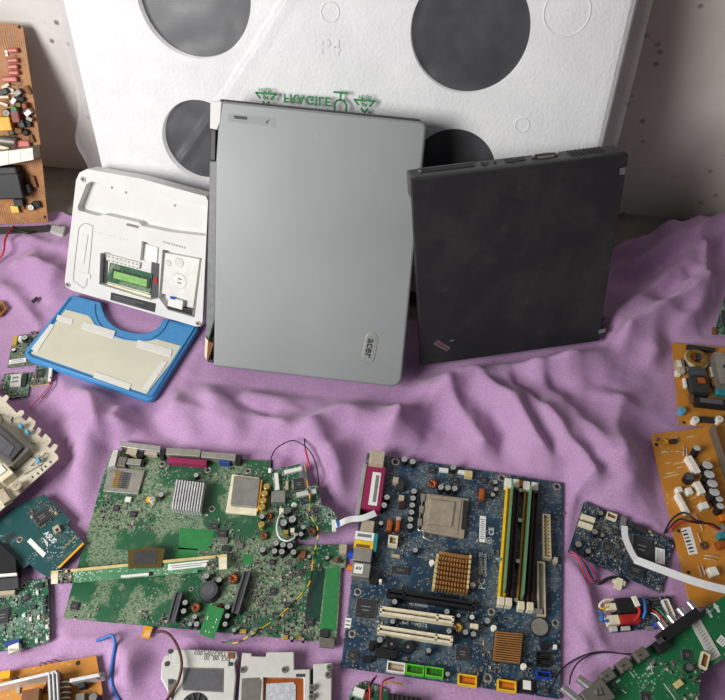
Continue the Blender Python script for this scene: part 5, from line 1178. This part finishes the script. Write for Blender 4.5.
for px, py in ((284.6, 670), (243, 670), (329.5, 667.5), (328, 675), (312, 688), (311.5, 697)):
    c = f2.loc(px, py); MB().cyl((c.x, c.y, -.003), .0032, .005, 'dim_metal', 14).cyl((c.x, c.y, .002), .0014, .0003, 'ink', 8).build('screw', r)

# ------------------------------------------------------------------ small things at the bottom edge
SB = Board('small_card', 'small green board with red leads at the near edge below the blue motherboard', 'circuit board', flat((353, 690), (388, 693), .010), [(354, 686), (362, 681.5), (372, 684), (387, 690), (388, 720), (345, 720), (349, 697)], 'pcb_deep_green')
SB.box('socket', 359, 692, 11, 8, .007, 'white_plastic', rot=-.2); SB.box('socket', 366.5, 695, 5, 6, .007, 'red_brown'); SB.smd(36, 71)
mb = MB().tube([SB.at(x, y, h) for x, y, h in ((369, 706, .008), (370, 693, .014), (369.5, 686, .015), (373, 680, .012), (376.5, 676, .008))], .001, 'wire_red').tube([SB.at(x, y, h) for x, y, h in ((381, 706, .008), (381, 692, .016), (383, 682, .019), (389, 678.5, .016), (394, 677.5, .010))], .001, 'wire_red')
SB.put(mb, 'lead')['label'] = 'red lead'
SB.put(MB().tube([SB.at(x, y, h) for x, y, h in ((384, 684, .014), (390, 682, .014), (396, 683, .010), (403, 684.8, .004))], .0009, 'wire_yellow'), 'lead')['label'] = 'short yellow lead'
SB.put(MB().tube([SB.at(x, y, h) for x, y, h in ((374.5, 678.5, .012), (372, 682, .014), (369.8, 686, .0155))], .0013, 'wire_black'), 'lead')
fr = flat((386, 700), (430, 706), .011); r = root('black_box', fr, 'black ribbed plastic box at the near edge beside the red leads', 'box')
L = lambda x, y: fr.loc(x, y, .008)[:2]
MB().prism([L(388, 692.5), L(422, 698), L(420, 725), L(386, 725)], -.003, .008, 'black_plastic').build('body', r, .001)
for i in range(6):
    p = V(L(393 + i * 4.6, 696 + i * .8)); MB().box((p.x, p.y - .001, .008), (.002, .006, .0012), 'chip_black').build('rib', r)

# ------------------------------------------------------------------ dark blue board with ribbon
NB = Board('control_board', 'dark blue circuit board with black chips and white ribbon cable on the blanket', 'circuit board', flat((568, 552), (661, 593), .0105), [(584, 501.5), (587, 502), (674, 541), (661, 593), (568, 552)], 'pcb_navy')
NB.box('white_socket', 588.3, 517.6, 15, 4.2, .006, 'cream_plastic', rot=.1); NB.box('white_socket', 586, 524.6, 15, 4.2, .006, 'cream_plastic', rot=.1); NB.socket('white_socket', 612, 515.6, 10.5, 5.5, .006, 'cream_plastic', 'rust', rot=.05)
NB.chip(641.6, 547.4, 19, 20, rot=.15); NB.chip(636, 570, 19, 11, rot=.1, pins=2); NB.chip(607.5, 547.5, 10, 10, rot=.1); NB.label(660, 556, 10, 14.5, rot=.2, z0=.0018, lines=4, vertical=True); NB.box('memory_chip', 657, 555, 16, 18, .0016, 'chip_black', rot=.15)
for a in ((578.5, 544, 3.6), (588.3, 551, 3), (595, 531.6, 3.2), (602.7, 535, 2.2), (601, 513, 2.6)): NB.cap(*a, h=.007, top='dull_steel')
NB.box('ribbon_socket', 623.5, 523, 6, 12, .005, 'steel_grey', rot=.15); NB.box('transistor', 640, 528, 14, 6, .004, 'chip_black', rot=.1)
NB.chip(620, 556, 6, 5, pins=2); NB.chip(615, 532, 6, 6, rot=.1); NB.smd(230, 81)
P = [at(*p) for p in ((624.5, 526, .020), (625, 536, .022), (628.5, 546, .023), (633, 555, .0225), (637, 561, .020))]; base = P[0].copy()
cab = MB().strip([p - base for p in P], .0075, .0004, 'ribbon_white', side=V((1, .25, 0))); 
P2 = [at(*p) for p in ((634.5, 559.5, .0205), (645, 563.5, .023), (665, 571, .027), (690, 580, .031), (712, 586.5, .033), (740, 593, .033))]
cab.strip([p - base for p in P2], .0095, .0004, 'ribbon_white', side=V((.3, 1, 0))); o = cab.build('ribbon_cable'); o.location += base
tag(o, 'white flat ribbon cable folded over the dark blue board and running off the edge', 'cable')
cols = ('wire_red', 'wire_blue', 'wire_red', 'wire_black', 'wire_blue', 'wire_red')
for i, m_ in enumerate(cols):
    k_ = (i - 2.5) * 1.6
    pts = [(570 - k_ * .2, 553 + k_ * .4, .018), (578 + k_ * .3, 556 + k_ * .2, .022), (585 + k_ * .9, 565 - k_ * .3, .020), (590 + k_, 575 - k_ * .3, .015), (594 + k_ * .6, 582 - k_ * .2, .011)]
    NB.put(MB().tube([NB.fr.I @ at(*p) for p in pts], .0011, m_), 'lead')['label'] = m_[5:] + ' lead'
P = [NB.fr.I @ at(*p) for p in ((594, 582, .012), (600, 583.5, .014), (606, 579.5, .015), (612, 577.5, .014), (618, 578, .013))]
lo_ = NB.put(MB().tube(P, .002, 'wire_black'), 'lead'); lo_['label'] = 'dark sleeved lead'
q = P[-1]; NB.put(MB().box((q.x + .002, q.y - .006, q.z - .004), (.008, .012, .006), 'cream_plastic', .1).box((q.x + .002, q.y - .004, q.z - .003), (.014, .005, .004), 'cream_plastic', .1), 'lead_plug', parent=lo_)
# ------------------------------------------------------------------ inverter
IV = Board('inverter_board', 'small navy board with red and black transformer and coloured leads below the dark blue board', 'circuit board', flat((610, 631), (673, 626), .0105), [(612, 600), (671, 596), (674.5, 626), (611, 633)], 'pcb_navy')
IV.box('transformer', 627, 605, 21, 16, .012, 'black_plastic', bevel=.0012, rot=0); IV.box('transformer_winding', 630.5, 618, 21, 9.5, .011, 'red_part', bevel=.0016); IV.box('bobbin', 611.5, 606.5, 11, 7, .010, 'cream_plastic'); IV.box('bobbin', 613.5, 619.5, 12, 9.5, .010, 'cream_plastic'); IV.box('bobbin_tab', 636, 601, 5, 11, .014, 'pin_white', rot=.15)
IV.socket('white_socket', 669, 608, 6.5, 19, .006, 'white_plastic', 'tan_plastic', bars=6, along='y', rot=.1); IV.cap(657, 624, 3, .007, 'blue_plastic', 'blue_plastic'); IV.box('component', 614, 628.5, 7, 5, .006, 'pale_metal'); IV.box('component', 626, 628, 9, 4, .004, 'pale_metal'); IV.box('component', 650, 628, 8, 4, .004, 'dull_steel'); IV.chip(655, 603, 8, 6, pins=2); IV.smd(50, 91)
def lead(bd, pts, rr, mt, nm='lead', lab=None):
    o = bd.put(MB().tube([bd.at(*p) for p in pts], rr, mt), nm)
    if lab: o['label'] = lab
lead(IV, [(611, 601, .010), (604, 602, .012), (599, 606, .008), (602, 608.5, .010), (608, 607, .010)], .0011, 'wire_yellow', lab='yellow lead'); lead(IV, [(613, 599.5, .012), (605, 600, .013), (600, 604, .012), (600, 607, .010)], .0013, 'wire_white', lab='white lead')
for k_ in range(3): lead(IV, [(598 + k_, 610.5 + k_, .008), (602 + k_ * .5, 614 + k_, .012), (600 + k_, 619 + k_, .011), (608, 622 - k_, .010)], .0011, 'wire_blue', lab='blue lead')
lead(IV, [(637.5, 606, .012), (639.5, 611, .014), (638, 617, .012), (634, 621, .010)], .0016, 'wire_red', lab='red lead'); lead(IV, [(643, 598, .004), (645, 605, .012), (645, 613, .012), (642, 620, .006)], .0017, 'wire_blue', lab='blue lead')
lead(IV, [(650, 609, .003), (656, 612, .008), (662, 618, .008), (667, 625, .003)], .0009, 'wire_red'); lead(IV, [(656, 608, .003), (661, 612, .008), (665, 617, .008), (668, 622, .003)], .0009, 'wire_green'); lead(IV, [(651, 613, .003), (656, 615, .007), (661, 621, .006)], .0009, 'wire_white')

# ------------------------------------------------------------------ orange boards at right
OR = Board('power_board', 'long orange board with grey capped capacitors and paper label at the edge', 'circuit board', flat((650.5, 435), (725, 426), .0115), [(650.5, 436.5), (653, 434), (760, 420), (800, 600), (691, 608)], 'pcb_orange')
for px, py, w, h in ((693.5, 464, 6.5, 19), (700, 487, 6.5, 13), (683, 503, 4.5, 22), (679.6, 489, 5.5, 5.5), (689.7, 490.5, 6, 7), (704.5, 505, 8, 7), (714, 571, 8.5, 9.5)): OR.box('white_relay', px, py, w, h, .009, 'pin_white', rot=.1, bevel=.0008)
for px, py, rr in ((697, 447.5, 4.2), (707.5, 464.5, 6), (709.5, 473.8, 6), (712.4, 483, 6), (714.5, 491.5, 6), (719.5, 498.5, 4.2), (720.5, 505.5, 4.4)):
    c = OR.at(px, py, .014); sx, _ = OR.fr.scale(px, py, .014); R = rr * sx; OR.use(c, R)
    mb = MB().cyl((c.x - .001, c.y - .003, 0), R * .86, .013, 'black_plastic', 16, axis=V((.10, .22, 1))).cyl(V((c.x - .001, c.y - .003, 0)) + V((.10, .22, 1)).normalized() * .013, R * .8, .0008, 'aluminium', 16, axis=V((.10, .22, 1)))
    OR.put(mb, 'capacitor')
OR.cap(689.7, 476.6, 5, .011, 'black_plastic', 'charcoal'); OR.ring(667, 439.6, 3.2, mat='amber', core='rust'); OR.box('transistor', 674, 440.5, 6, 4, .005, 'ink'); OR.hole(656.5, 444.5, 1.8, mat='ink'); OR.hole(678.5, 531, 1.8, mat='ink'); OR.hole(688.5, 572.5, 1.8, mat='ink')
OR.quad('label', [(681, 528.5), (690.5, 526.5), (698, 553.5), (689, 555)], .0003, 'paper', bevel=0)
mb = MB()
for k_ in range(7):
    if k_ == 3: pass
    p = OR.at(684.5 + k_ * 1.25, 531 + k_ * 3.4, .0004); mb.box((p.x, p.y, .0003), (.0062, .0022 if k_ % 2 else .0014, .0001), 'ink', .12)
OR.put(mb, 'label_print'); OR.box('coil', 721.5, 544, 9, 8, .009, 'copper', bevel=.002); OR.ring(705.7, 543.6, 3.8, mat='rust', core='chip_black'); OR.box('coil', 724, 517, 7, 7, .008, 'orange_in', bevel=.001); OR.box('lead_socket', 722, 528, 8, 8, .009, 'dull_steel', rot=.3); OR.box('lead_socket', 723, 535, 8, 6, .009, 'teal_plastic')
for p0, p1 in (((676, 452), (682, 452)), ((662, 452.5), (669, 452)), ((683, 447), (683, 456)), ((686, 449), (686.5, 458)), ((698, 567), (701, 577)), ((701.5, 566), (704.5, 576)), ((694, 515), (702, 530)), ((697, 534), (702, 548)), ((705, 556), (718, 557)), ((704, 559), (716, 561))):
    p, q = OR.at(*p0), OR.at(*p1); OR.put(MB().tube([p, p + V((0, 0, .002)), q + V((0, 0, .002)), q], .0005, 'pale_metal', 6, 1), 'jumper_lead')
mb = MB()
for px, py, w in ((667, 452, 12), (679, 463, 12), (679.5, 467.5, 6), (671, 473, 10), (671, 476, 16), (668, 463, 6), (690, 437, 8)):
    p = OR.at(px, py); sx, _ = OR.fr.scale(px, py); mb.box((p.x, p.y, 0), (w * sx, .0016, .00015), 'cream_gold', .1)
OR.put(mb, 'board_print'); OR.smd(26, 95, mats=('tan_plastic', 'rust', 'dull_steel'), big=1.5)
p, q = OR.at(709, 430, .0), OR.at(728, 490, 0); d = (q - p).length; m = (p + q) / 2; an = math.atan2((q - p).y, (q - p).x)
OR.put(MB().box((m.x, m.y, 0), (d, .0018, .016), 'dim_metal', an).box((m.x + .004, m.y + .001, 0), (d, .008, .002), 'dull_steel', an), 'heatsink', .0004)
lead(OR, [(664, 534, .004), (670, 522, .010), (678, 514.5, .016), (686, 513, .018), (694, 519, .018), (703, 523, .016), (712, 524, .013), (720, 529, .009)], .0012, 'wire_black', lab='black lead')
lead(OR, [(667, 533, .004), (673, 527, .010), (682, 522.5, .012), (692, 521, .014), (702, 521.5, .014), (711, 526, .012), (719, 530, .009)], .0012, 'wire_red', lab='red lead')
lead(OR, [(666, 533, .005), (672, 525, .010), (680, 519, .014), (690, 521.5, .016), (700, 523.5, .013)], .0011, 'wire_black')
OT = Board('power_board', 'square brown orange power board with round transformer and grey heatsink plate', 'circuit board', flat((679, 424), (725, 428.6), .0115), [(672, 343), (760, 350), (765, 433), (679, 424)], 'pcb_orange')
c = OT.at(698, 357, .012); sx, _ = OT.fr.scale(698, 357)
OT.put(MB().torus((c.x, c.y, .006), 8.5 * sx, .0055, 'tan_plastic', 26, 10).torus((c.x, c.y, .0075), 8.5 * sx, .0050, 'slot_olive', 26, 8, flatten=.9).cyl((c.x, c.y, 0), 5 * sx, .006, 'rust', 16), 'round_transformer'); OT.use(c, .016)
for dx, m_ in ((-3.5, 'red_brown'), (1, 'dark_green'), (5, 'rust')): OT.box('winding', 698 + dx, 356, 3.6, 7, .003, m_, z0=.009, bevel=.001)
OT.box('coil', 681, 365, 9, 13, .012, 'tan_plastic', bevel=.003); OT.box('coil_core', 680, 363, 4, 6, .003, 'cream_plastic', z0=.012, bevel=.001); OT.box('coil', 678.5, 372, 6, 5, .008, 'cream_plastic', bevel=.002)
OT.box('transformer', 700, 384, 18, 16, .014, 'chip_black', bevel=.001); OT.box('transformer', 699, 370.5, 15, 8, .016, 'charcoal', bevel=.0012); OT.box('winding', 702, 380, 8, 6, .003, 'copper', z0=.014, bevel=.0016); OT.box('component', 685.4, 382, 3, 9, .006, 'pin_white', bevel=.001); OT.box('component', 688.5, 373, 3, 14, .004, 'dull_steel'); OT.box('component', 697, 365.8, 6, 4, .007, 'cream_plastic', bevel=.001)
OT.quad('white_putty', [(696, 389.5), (702, 389), (707, 394.5), (696, 395)], .006, 'cream_plastic', bevel=.002)
c = OT.at(708, 403.5, .009); mb = MB().cyl((c.x - .017, c.y + .001, .008), .0075, .040, 'black_plastic', 18, axis=V((1, -.02, 0))).box((c.x + .002, c.y, .0148), (.030, .007, .0009), 'slot_grey', -.02); OT.put(mb, 'capacitor')['label'] = 'large black capacitor lying on its side'; OT.use(c, .02)
OT.box('heatsink', 726, 368, 18, 32, .024, 'dull_steel', bevel=.0006); OT.box('heatsink_hole', 724.5, 366.5, 2.4, 3, .0003, 'ink', z0=.024, bevel=0); OT.box('coil', 722, 391, 12, 6, .010, 'teal_plastic', bevel=.002); OT.box('resistor', 701, 347.5, 28, 3.5, .006, 'ink', rot=-.05, bevel=.001)
for px, py, m_, t_ in ((682.6, 409.5, 'cap_blue', 'cap_blue'), (696, 419, 'pin_white', 'pin_white'), (720, 418.5, 'pin_white', 'pin_white')): OT.cap(px, py, 3.6, .009, m_, t_, 'disc_capacitor')
OT.box('component', 708, 419, 14, 5, .005, 'ink', bevel=.001); OT.hole(684, 422.5, 1.6, mat='ink'); OT.box('component', 713, 371, 6, 10, .008, 'cream_plastic', bevel=.002); OT.box('component', 716, 381, 8, 8, .009, 'rust', bevel=.002); OT.box('component', 692, 397, 5, 10, .006, 'rust'); OT.smd(26, 96, mats=('tan_plastic', 'rust', 'dull_steel'), big=1.5)
GE = Board('small_card', 'green board corner standing at the far edge above the square power board', 'circuit board', flat((714, 333), (740, 338), .012), [(724.7, 297), (760, 300), (760, 340), (714, 333.5)], 'pcb_deep_green')
GE.box('bracket', 714.7, 330, 3.5, 6, .005, 'rust'); GE.chip(727, 318, 10, 14); GE.smd(30, 97)

# ------------------------------------------------------------------ large emerald board bottom right
TV = Board('receiver_board', 'emerald green receiver board with row of silver sockets in the corner', 'circuit board', flat((585, 690), (719, 597), .033),
           [(581, 692), (600, 678), (655, 642), (722, 597.5), (760, 570), (770, 640), (725, 658), (699, 674), (699.5, 735), (590, 735)], 'pcb_emerald', foot=False)
sxx = TV.fr.scale(660, 640)[0]
def along(px, py, w, h, z, mat, name, **k): return TV.box(name, px, py, w, h, z, mat, **k)
along(681, 624.5, 46, 12, .013, 'black_plastic', 'socket_block', bevel=.0006)
for px, py in ((665, 628), (674.5, 621.5), (684.5, 614.5), (694.5, 608)):
    c = TV.at(px, py + 1, .008); mb = MB().cyl((c.x, c.y - .004, .008), .0042, .013, 'steel', 18, 'ink', axis=V((0, 1, 0))).torus((c.x, c.y + .009, .008), .0042, .0006, 'steel', 18, 6, axis=V((0, 1, 0))); TV.put(mb, 'phono_socket')
along(662, 644.5, 13, 13, .011, 'black_plastic', 'socket', bevel=.0008); along(662, 640, 9, 5, .002, 'charcoal', 'socket_top', z0=.011)
for px, py in ((641.5, 654), (624.5, 664.5), (608, 675)):
    o = along(px, py, 13, 12, .012, 'dim_metal', 'metal_socket', bevel=.0006); c = TV.at(px - 1, py + 1, .0122); TV.put(MB().box((c.x, c.y, .012), (.004, .0014, .0003), 'ink').box((c.x - .003, c.y - .004, .012), (.0016, .0016, .0003), 'ink'), 'socket_slot')
tn = along(598, 695, 26, 24, .014, 'dim_metal', 'tuner_box', bevel=.0006); mb = MB(); c = TV.at(601, 693, .014)
for dx, dy, an in ((-.002, .002, .9), (0, -.002, -.3), (.003, .001, 1.2)): mb.box((c.x + dx, c.y + dy, .014), (.007, .0012, .0002), 'ink', an)
TV.put(mb, 'tuner_mark'); along(582, 703, 16, 16, .012, 'dim_metal', 'tuner_box', bevel=.0006)
for px, py in ((590, 684.5), (573.5, 693.5)):
    c = TV.at(px, py, .009); TV.put(MB().cyl((c.x, c.y - .008, .009), .0044, .020, 'steel', 16, 'dim_metal', axis=V((-.35, 1, 0))).cyl((c.x, c.y - .010, .009), .0058, .004, 'steel', 6, axis=V((-.35, 1, 0))), 'aerial_socket')
TV.quad('flat_connector', [(691, 624), (700, 618.5), (721, 655), (711, 661)], .0012, 'pale_metal', bevel=.0002)
mb = MB()
for k_ in range(12):
    t = (k_ + .5) / 12; p = TV.at(695.5 + 20.5 * t, 621.5 + 36 * t, .0013)
    mb.box((p.x, p.y, .0012), (.006, .0007, .0002), 'dim_metal', .12)
TV.put(mb, 'connector_pin'); mb = MB()
for px, py in ((716.5, 608), (709, 613)):
    p = TV.at(px, py); d = (TV.at(px - 3.5, py - 6) - p).normalized(); nn = V((-d.y, d.x, 0))
    a0, tip = p - d * .005, p + d * .006
    mb.add([a0 - nn * .0016 + V((0, 0, .0003)), a0 + nn * .0016 + V((0, 0, .0003)), p + nn * .0016 + V((0, 0, .0003)), p + nn * .0035 + V((0, 0, .0003)), tip + V((0, 0, .0003)), p - nn * .0035 + V((0, 0, .0003)), p - nn * .0016 + V((0, 0, .0003))], [list(range(7))[::-1]], 'silk')
TV.put(mb, 'board_print'); TV.chip(687, 655, 8, 10, rot=.9, pins=2); TV.socket('white_socket', 705, 660, 14, 9, .006, 'cream_plastic', 'rust', rot=.9 - .35, bars=4); TV.cap(690, 667, 4.4, .008, 'black_plastic', 'slot_grey'); along(679, 683.5, 8, 7, .004, 'cream_gold', 'component'); TV.cap(680.5, 684, 1.4, .003)
TV.label(722, 641, 8, 9, rot=.2, lines=3); TV.chip(646, 700, 14, 10, rot=.9, pins=4); along(618, 681, 5, 2, .0002, 'silk', 'board_print', bevel=0); along(650, 667, 5, 3, .0002, 'silk', 'board_print', bevel=0)
mb = MB()
for p0, p1 in (((664, 684), (675, 699)), ((650, 663), (652, 671)), ((630, 672), (634, 677)), ((622, 690), (626, 693)), ((700, 681), (699, 681))):
    p, q = TV.at(*p0), TV.at(*p1); m = (p + q) / 2; mb.box((m.x, m.y, 0), ((q - p).length + .001, .0008, .0002), 'silk', math.atan2((q - p).y, (q - p).x))
TV.put(mb, 'board_print'); TV.smd(110, 99)
wire('thin_lead', [(636, 654, .030), (622, 653.5, .026), (608, 652, .020), (592, 653, .016), (576, 659, .012), (563, 668, .010), (555, 680, .018), (552, 690, .020)], .0008, 'wire_black', 'thin black lead arching from the emerald board to the blue motherboard', 'wire')
wire('thin_lead', [(634, 655.5, .030), (612, 652.5, .024), (596, 653.5, .020), (584, 658, .016), (576, 665, .018), (571, 675, .030), (569.5, 684, .040)], .0008, 'wire_black', 'thin black lead bending down to the silver aerial socket', 'wire')
# ------------------------------------------------------------------ lilac blanket
def blanket():
    nx, ny = 460, 430
    X0, X1, Y0 = -.95, .95, -.25
    xs = np.linspace(X0, X1, nx + 1)
    kx = [-.95, -.62, -.52, -.415, -.375, .30, .352, .385, .53, .62, .75, .95]
    ky = [.895, .902, .925, .900, .755, .655, .655, .835, .872, .900, .885, .86]
    yb = np.interp(xs, kx, ky) + .004 * np.sin(xs * 21) + .003 * np.sin(xs * 57 + 1)
    ys = np.linspace(Y0, .935, ny + 1); dy = ys[1] - ys[0]
    X, Y = np.meshgrid(xs, ys); YB = np.repeat(yb[None, :], ny + 1, 0)
    over = Y > YB; snap = over & (Y - dy <= YB); gone = over & ~snap; Y = np.where(over, YB, Y); back = YB - Y
    # distance to what presses the blanket flat
    D = np.full(X.shape, 9.0)
    for poly in FOOT:
        P = np.array([(p[0], p[1]) for p in poly]); n = len(P); ins = np.zeros(X.shape, bool)
        lo, hi = P.min(0) - .09, P.max(0) + .09
        for i in range(n):
            a, b = P[i], P[(i + 1) % n]; e = b - a; L2 = max(1e-12, e @ e)
            t = np.clip(((X - a[0]) * e[0] + (Y - a[1]) * e[1]) / L2, 0, 1)
            D = np.minimum(D, np.hypot(X - a[0] - t * e[0], Y - a[1] - t * e[1]))
            c = ((a[1] > Y) != (b[1] > Y)) & (X < (b[0] - a[0]) * (Y - a[1]) / (b[1] - a[1] + 1e-15) + a[0]); ins ^= c
        D[ins] = 0
    mask = np.clip(D / .038, 0, 1); mask = mask * mask * (3 - 2 * mask)
    Z = np.zeros(X.shape)
    # soft random folds
    wx = X + .05 * np.sin(Y * 9 + 1) + .03 * np.sin(X * 13 + Y * 7); wy = Y + .05 * np.sin(X * 8 + 2)
    Z += .0045 * np.sin(wx * 31 + wy * 19 + 1.5 * np.sin(wy * 11)) + .0035 * np.sin(wx * 22 - wy * 37 + 2) + .002 * np.sin(wx * 71 + wy * 40)
    Z *= 1.0
    def ridge(pts, amp, w, sharp=1.0, w2=None):
        """a fold along pixels; w on its left side, w2 on its right side seen along the line"""
        nonlocal Z
        P = [at(x, y, .012) for x, y in pts]; best = np.full(X.shape, 9.0); sg = np.ones(X.shape); tt = np.zeros(X.shape); n = len(P) - 1
        for i in range(n):
            a, b = P[i], P[i + 1]; ex, ey = b.x - a.x, b.y - a.y
            t = np.clip(((X - a.x) * ex + (Y - a.y) * ey) / (ex * ex + ey * ey), 0, 1); d = np.hypot(X - a.x - t * ex, Y - a.y - t * ey)
            s = np.sign(ex * (Y - a.y) - ey * (X - a.x)); k = d < best; best[k] = d[k]; sg[k] = s[k]; tt[k] = (i + t[k]) / n
        W = np.where(sg > 0, w, w2 or w); fade = np.clip(np.minimum(tt, 1 - tt) / .18, .0, 1); fade = .25 + .75 * fade * fade * (3 - 2 * fade)
        Z = Z + 1.75 * amp * fade * np.exp(-(best / W) ** (1.45 * sharp))
    def field(c, d, lam, amp, rad, ph=0.0):
        """a run of parallel folds: centre and run direction in pixels"""
        nonlocal Z
        a, b = at(*d[0], .01), at(*d[1], .01); e = (b - a); e = V((e.x, e.y)).normalized(); n = V((-e.y, e.x)); o = at(*c, .01); r_ = at(c[0] + rad, c[1], .01); R = abs(r_.x - o.x)
        s = (X - o.x) * n.x + (Y - o.y) * n.y; u = (X - o.x) * e.x + (Y - o.y) * e.y
        wv = .020 * np.sin(u * 14 + ph) + .012 * np.sin(u * 31 + s * 9 + ph * 2)
        p = np.sin(2 * np.pi * (s + wv) / lam + ph); p = np.sign(p) * np.abs(p) ** .8
        Z = Z + amp * p * np.exp(-((X - o.x) ** 2 + (Y - o.y) ** 2) / R ** 2) * (.7 + .3 * np.sin(u * 19 + s * 23 + ph))
    field((520, 430), ((470, 375), (575, 480)), .060, .0085, 95, .4)
    field((425, 420), ((440, 380), (395, 450)), .085, .008, 70, 1.2)
    field((640, 470), ((650, 400), (620, 520)), .075, .006, 80, 2.0)
    field((240, 410), ((200, 380), (300, 440)), .070, .007, 90, .9)
    field((90, 440), ((80, 380), (100, 500)), .070, .008, 60, 2.4)
    field((30, 270), ((0, 250), (70, 290)), .080, .006, 60, .2)
    field((660, 280), ((610, 320), (710, 240)), .050, .007, 70, .7)
    field((600, 600), ((570, 520), (620, 660)), .050, .005, 60, 1.5)
    field((110, 640), ((60, 660), (180, 630)), .080, .004, 80, .5)
    field((330, 450), ((310, 430), (350, 520)), .080, .006, 60, 2.9)
    # folds read off the photograph
    ridge([(196, 372), (225, 398), (262, 420), (300, 437)], .014, .022)                   # left of centre, running down right
    ridge([(212, 388), (245, 408), (280, 420)], -.006, .010)
    ridge([(296, 440), (330, 420), (370, 400), (412, 388)], .018, .020, 1, .030)          # long fold under the silver laptop
    ridge([(235, 392), (280, 398), (330, 396)], .007, .016)
    ridge([(326, 446), (340, 470), (346, 500)], .008, .022)
    ridge([(400, 402), (398, 425), (384, 450)], .020, .016, 1, .030)                      # dark hollow at its right
    ridge([(440, 384), (462, 420), (490, 462)], .016, .018, 1, .022)
    ridge([(476, 378), (505, 410), (540, 458), (560, 478)], .017, .014, 1, .022)
    ridge([(508, 384), (545, 425), (580, 470), (600, 500)], .018, .014, 1, .024)
    ridge([(545, 388), (590, 440), (622, 490)], .013, .022)
    ridge([(620, 392), (612, 430), (618, 480)], .016, .026, 1, .040)
    ridge([(434, 392), (460, 376), (500, 370), (560, 366), (600, 352), (640, 330), (690, 300), (720, 280)], .022, .013, 1, .022)
    ridge([(594, 335), (620, 318), (660, 288), (690, 262)], .016, .016, 1, .026)
    ridge([(612, 285), (650, 262), (700, 238), (740, 226)], .020, .022, 1, .03)
    ridge([(600, 262), (650, 244), (700, 222), (740, 212)], .014, .014)
    ridge([(694, 250), (700, 272), (696, 290), (670, 300)], .016, .012)
    ridge([(640, 372), (690, 320), (720, 296)], .012, .02)
    ridge([(77, 378), (96, 402), (103, 436), (104, 470), (96, 520)], .020, .016, 1, .026)  # fold left of the green motherboard
    ridge([(128, 405), (118, 425), (130, 440)], .010, .016)
    ridge([(150, 408), (200, 412), (250, 440)], .008, .02)
    ridge([(60, 405), (52, 425), (62, 440)], -.004, .02)
    ridge([(4, 258), (40, 268), (70, 276)], .010, .016)
    ridge([(0, 282), (30, 312), (52, 345)], .008, .014)
    ridge([(0, 244), (30, 238), (66, 250)], .006, .016)
    ridge([(66, 296), (56, 318)], -.004, .014)
    ridge([(100, 690), (140, 665), (190, 645), (230, 640)], .010, .016)
    ridge([(566, 500), (575, 560), (590, 600), (610, 660)], .011, .012, 1, .018)
    ridge([(560, 585), (575, 625), (590, 660)], .009, .010, 1, .016)
    ridge([(590, 480), (560, 520), (566, 560)], .008, .012)
    ridge([(640, 440), (650, 480), (660, 520)], .008, .018)
    ridge([(612, 500), (640, 515), (670, 530)], .006, .01)
    ridge([(580, 510), (600, 500), (640, 480)], .006, .012)
    rng = np.sin(X * 173.3 + Y * 91.7) * np.sin(Y * 211.1 - X * 47.0)
    Z = .0055 + np.maximum(Z + .0032, -.0032) * mask + .0003 * rng * mask + .0011 * np.sin(wx * 140 + 3 * np.sin(wy * 33)) * np.sin(wy * 95 - wx * 60) * mask
    # heap pushed up against the wall at right
    hp = np.clip((X - .40) / .25, 0, 1) * np.clip(1 - (back - .03) / .09, 0, 1); Z += .010 * hp * mask
    Z = np.maximum(Z, .0022)
    vs = np.stack([X, Y, Z], -1).reshape(-1, 3)
    I = np.arange((nx + 1) * (ny + 1)).reshape(ny + 1, nx + 1)
    fs = np.stack([I[:-1, :-1], I[:-1, 1:], I[1:, 1:], I[1:, :-1]], -1).reshape(-1, 4)
    gr = gone.reshape(-1); fs = fs[~gr[fs].any(1)]; used = np.unique(fs); remap = -np.ones(len(vs), int); remap[used] = np.arange(len(used)); vs, fs = vs[used], remap[fs]
    me = bpy.data.meshes.new('blanket'); me.from_pydata(vs.tolist(), [], fs.tolist()); me.materials.append(M['fleece'])
    me.polygons.foreach_set('use_smooth', [True] * len(me.polygons)); me.update()
    o = bpy.data.objects.new('blanket', me); COL.objects.link(o)
    s = o.modifiers.new('cloth', 'SOLIDIFY'); s.thickness = .0022; s.offset = -1
    tag(o, 'creased lilac fleece blanket spread over the floor under all the electronics', 'blanket')
blanket()

# ------------------------------------------------------------------ light: a wide window at the left, dim room
w = bpy.data.worlds.new('room'); S.world = w; w.use_nodes = True
bg = w.node_tree.nodes['Background']; bg.inputs[0].default_value = (.93, .95, 1, 1); bg.inputs[1].default_value = .11
def area(name, loc, tgt, sx, sy, power, col=(1, 1, 1)):
    l = bpy.data.lights.new(name, 'AREA'); l.shape = 'RECTANGLE'; l.size, l.size_y, l.energy, l.color = sx, sy, power, col
    o = bpy.data.objects.new(name, l); COL.objects.link(o); o.location = loc
    o.rotation_euler = (V(tgt) - V(loc)).to_track_quat('-Z', 'Y').to_euler(); return o
area('window_daylight', (-1.15, -.30, 1.02), (.0, .62, .15), .7, .75, 34, (1, .985, .96))
S.view_settings.view_transform = 'Standard'; S.view_settings.look = 'None'; S.view_settings.gamma = 1; S.view_settings.use_curve_mapping = False
S.view_settings.exposure = 0.0
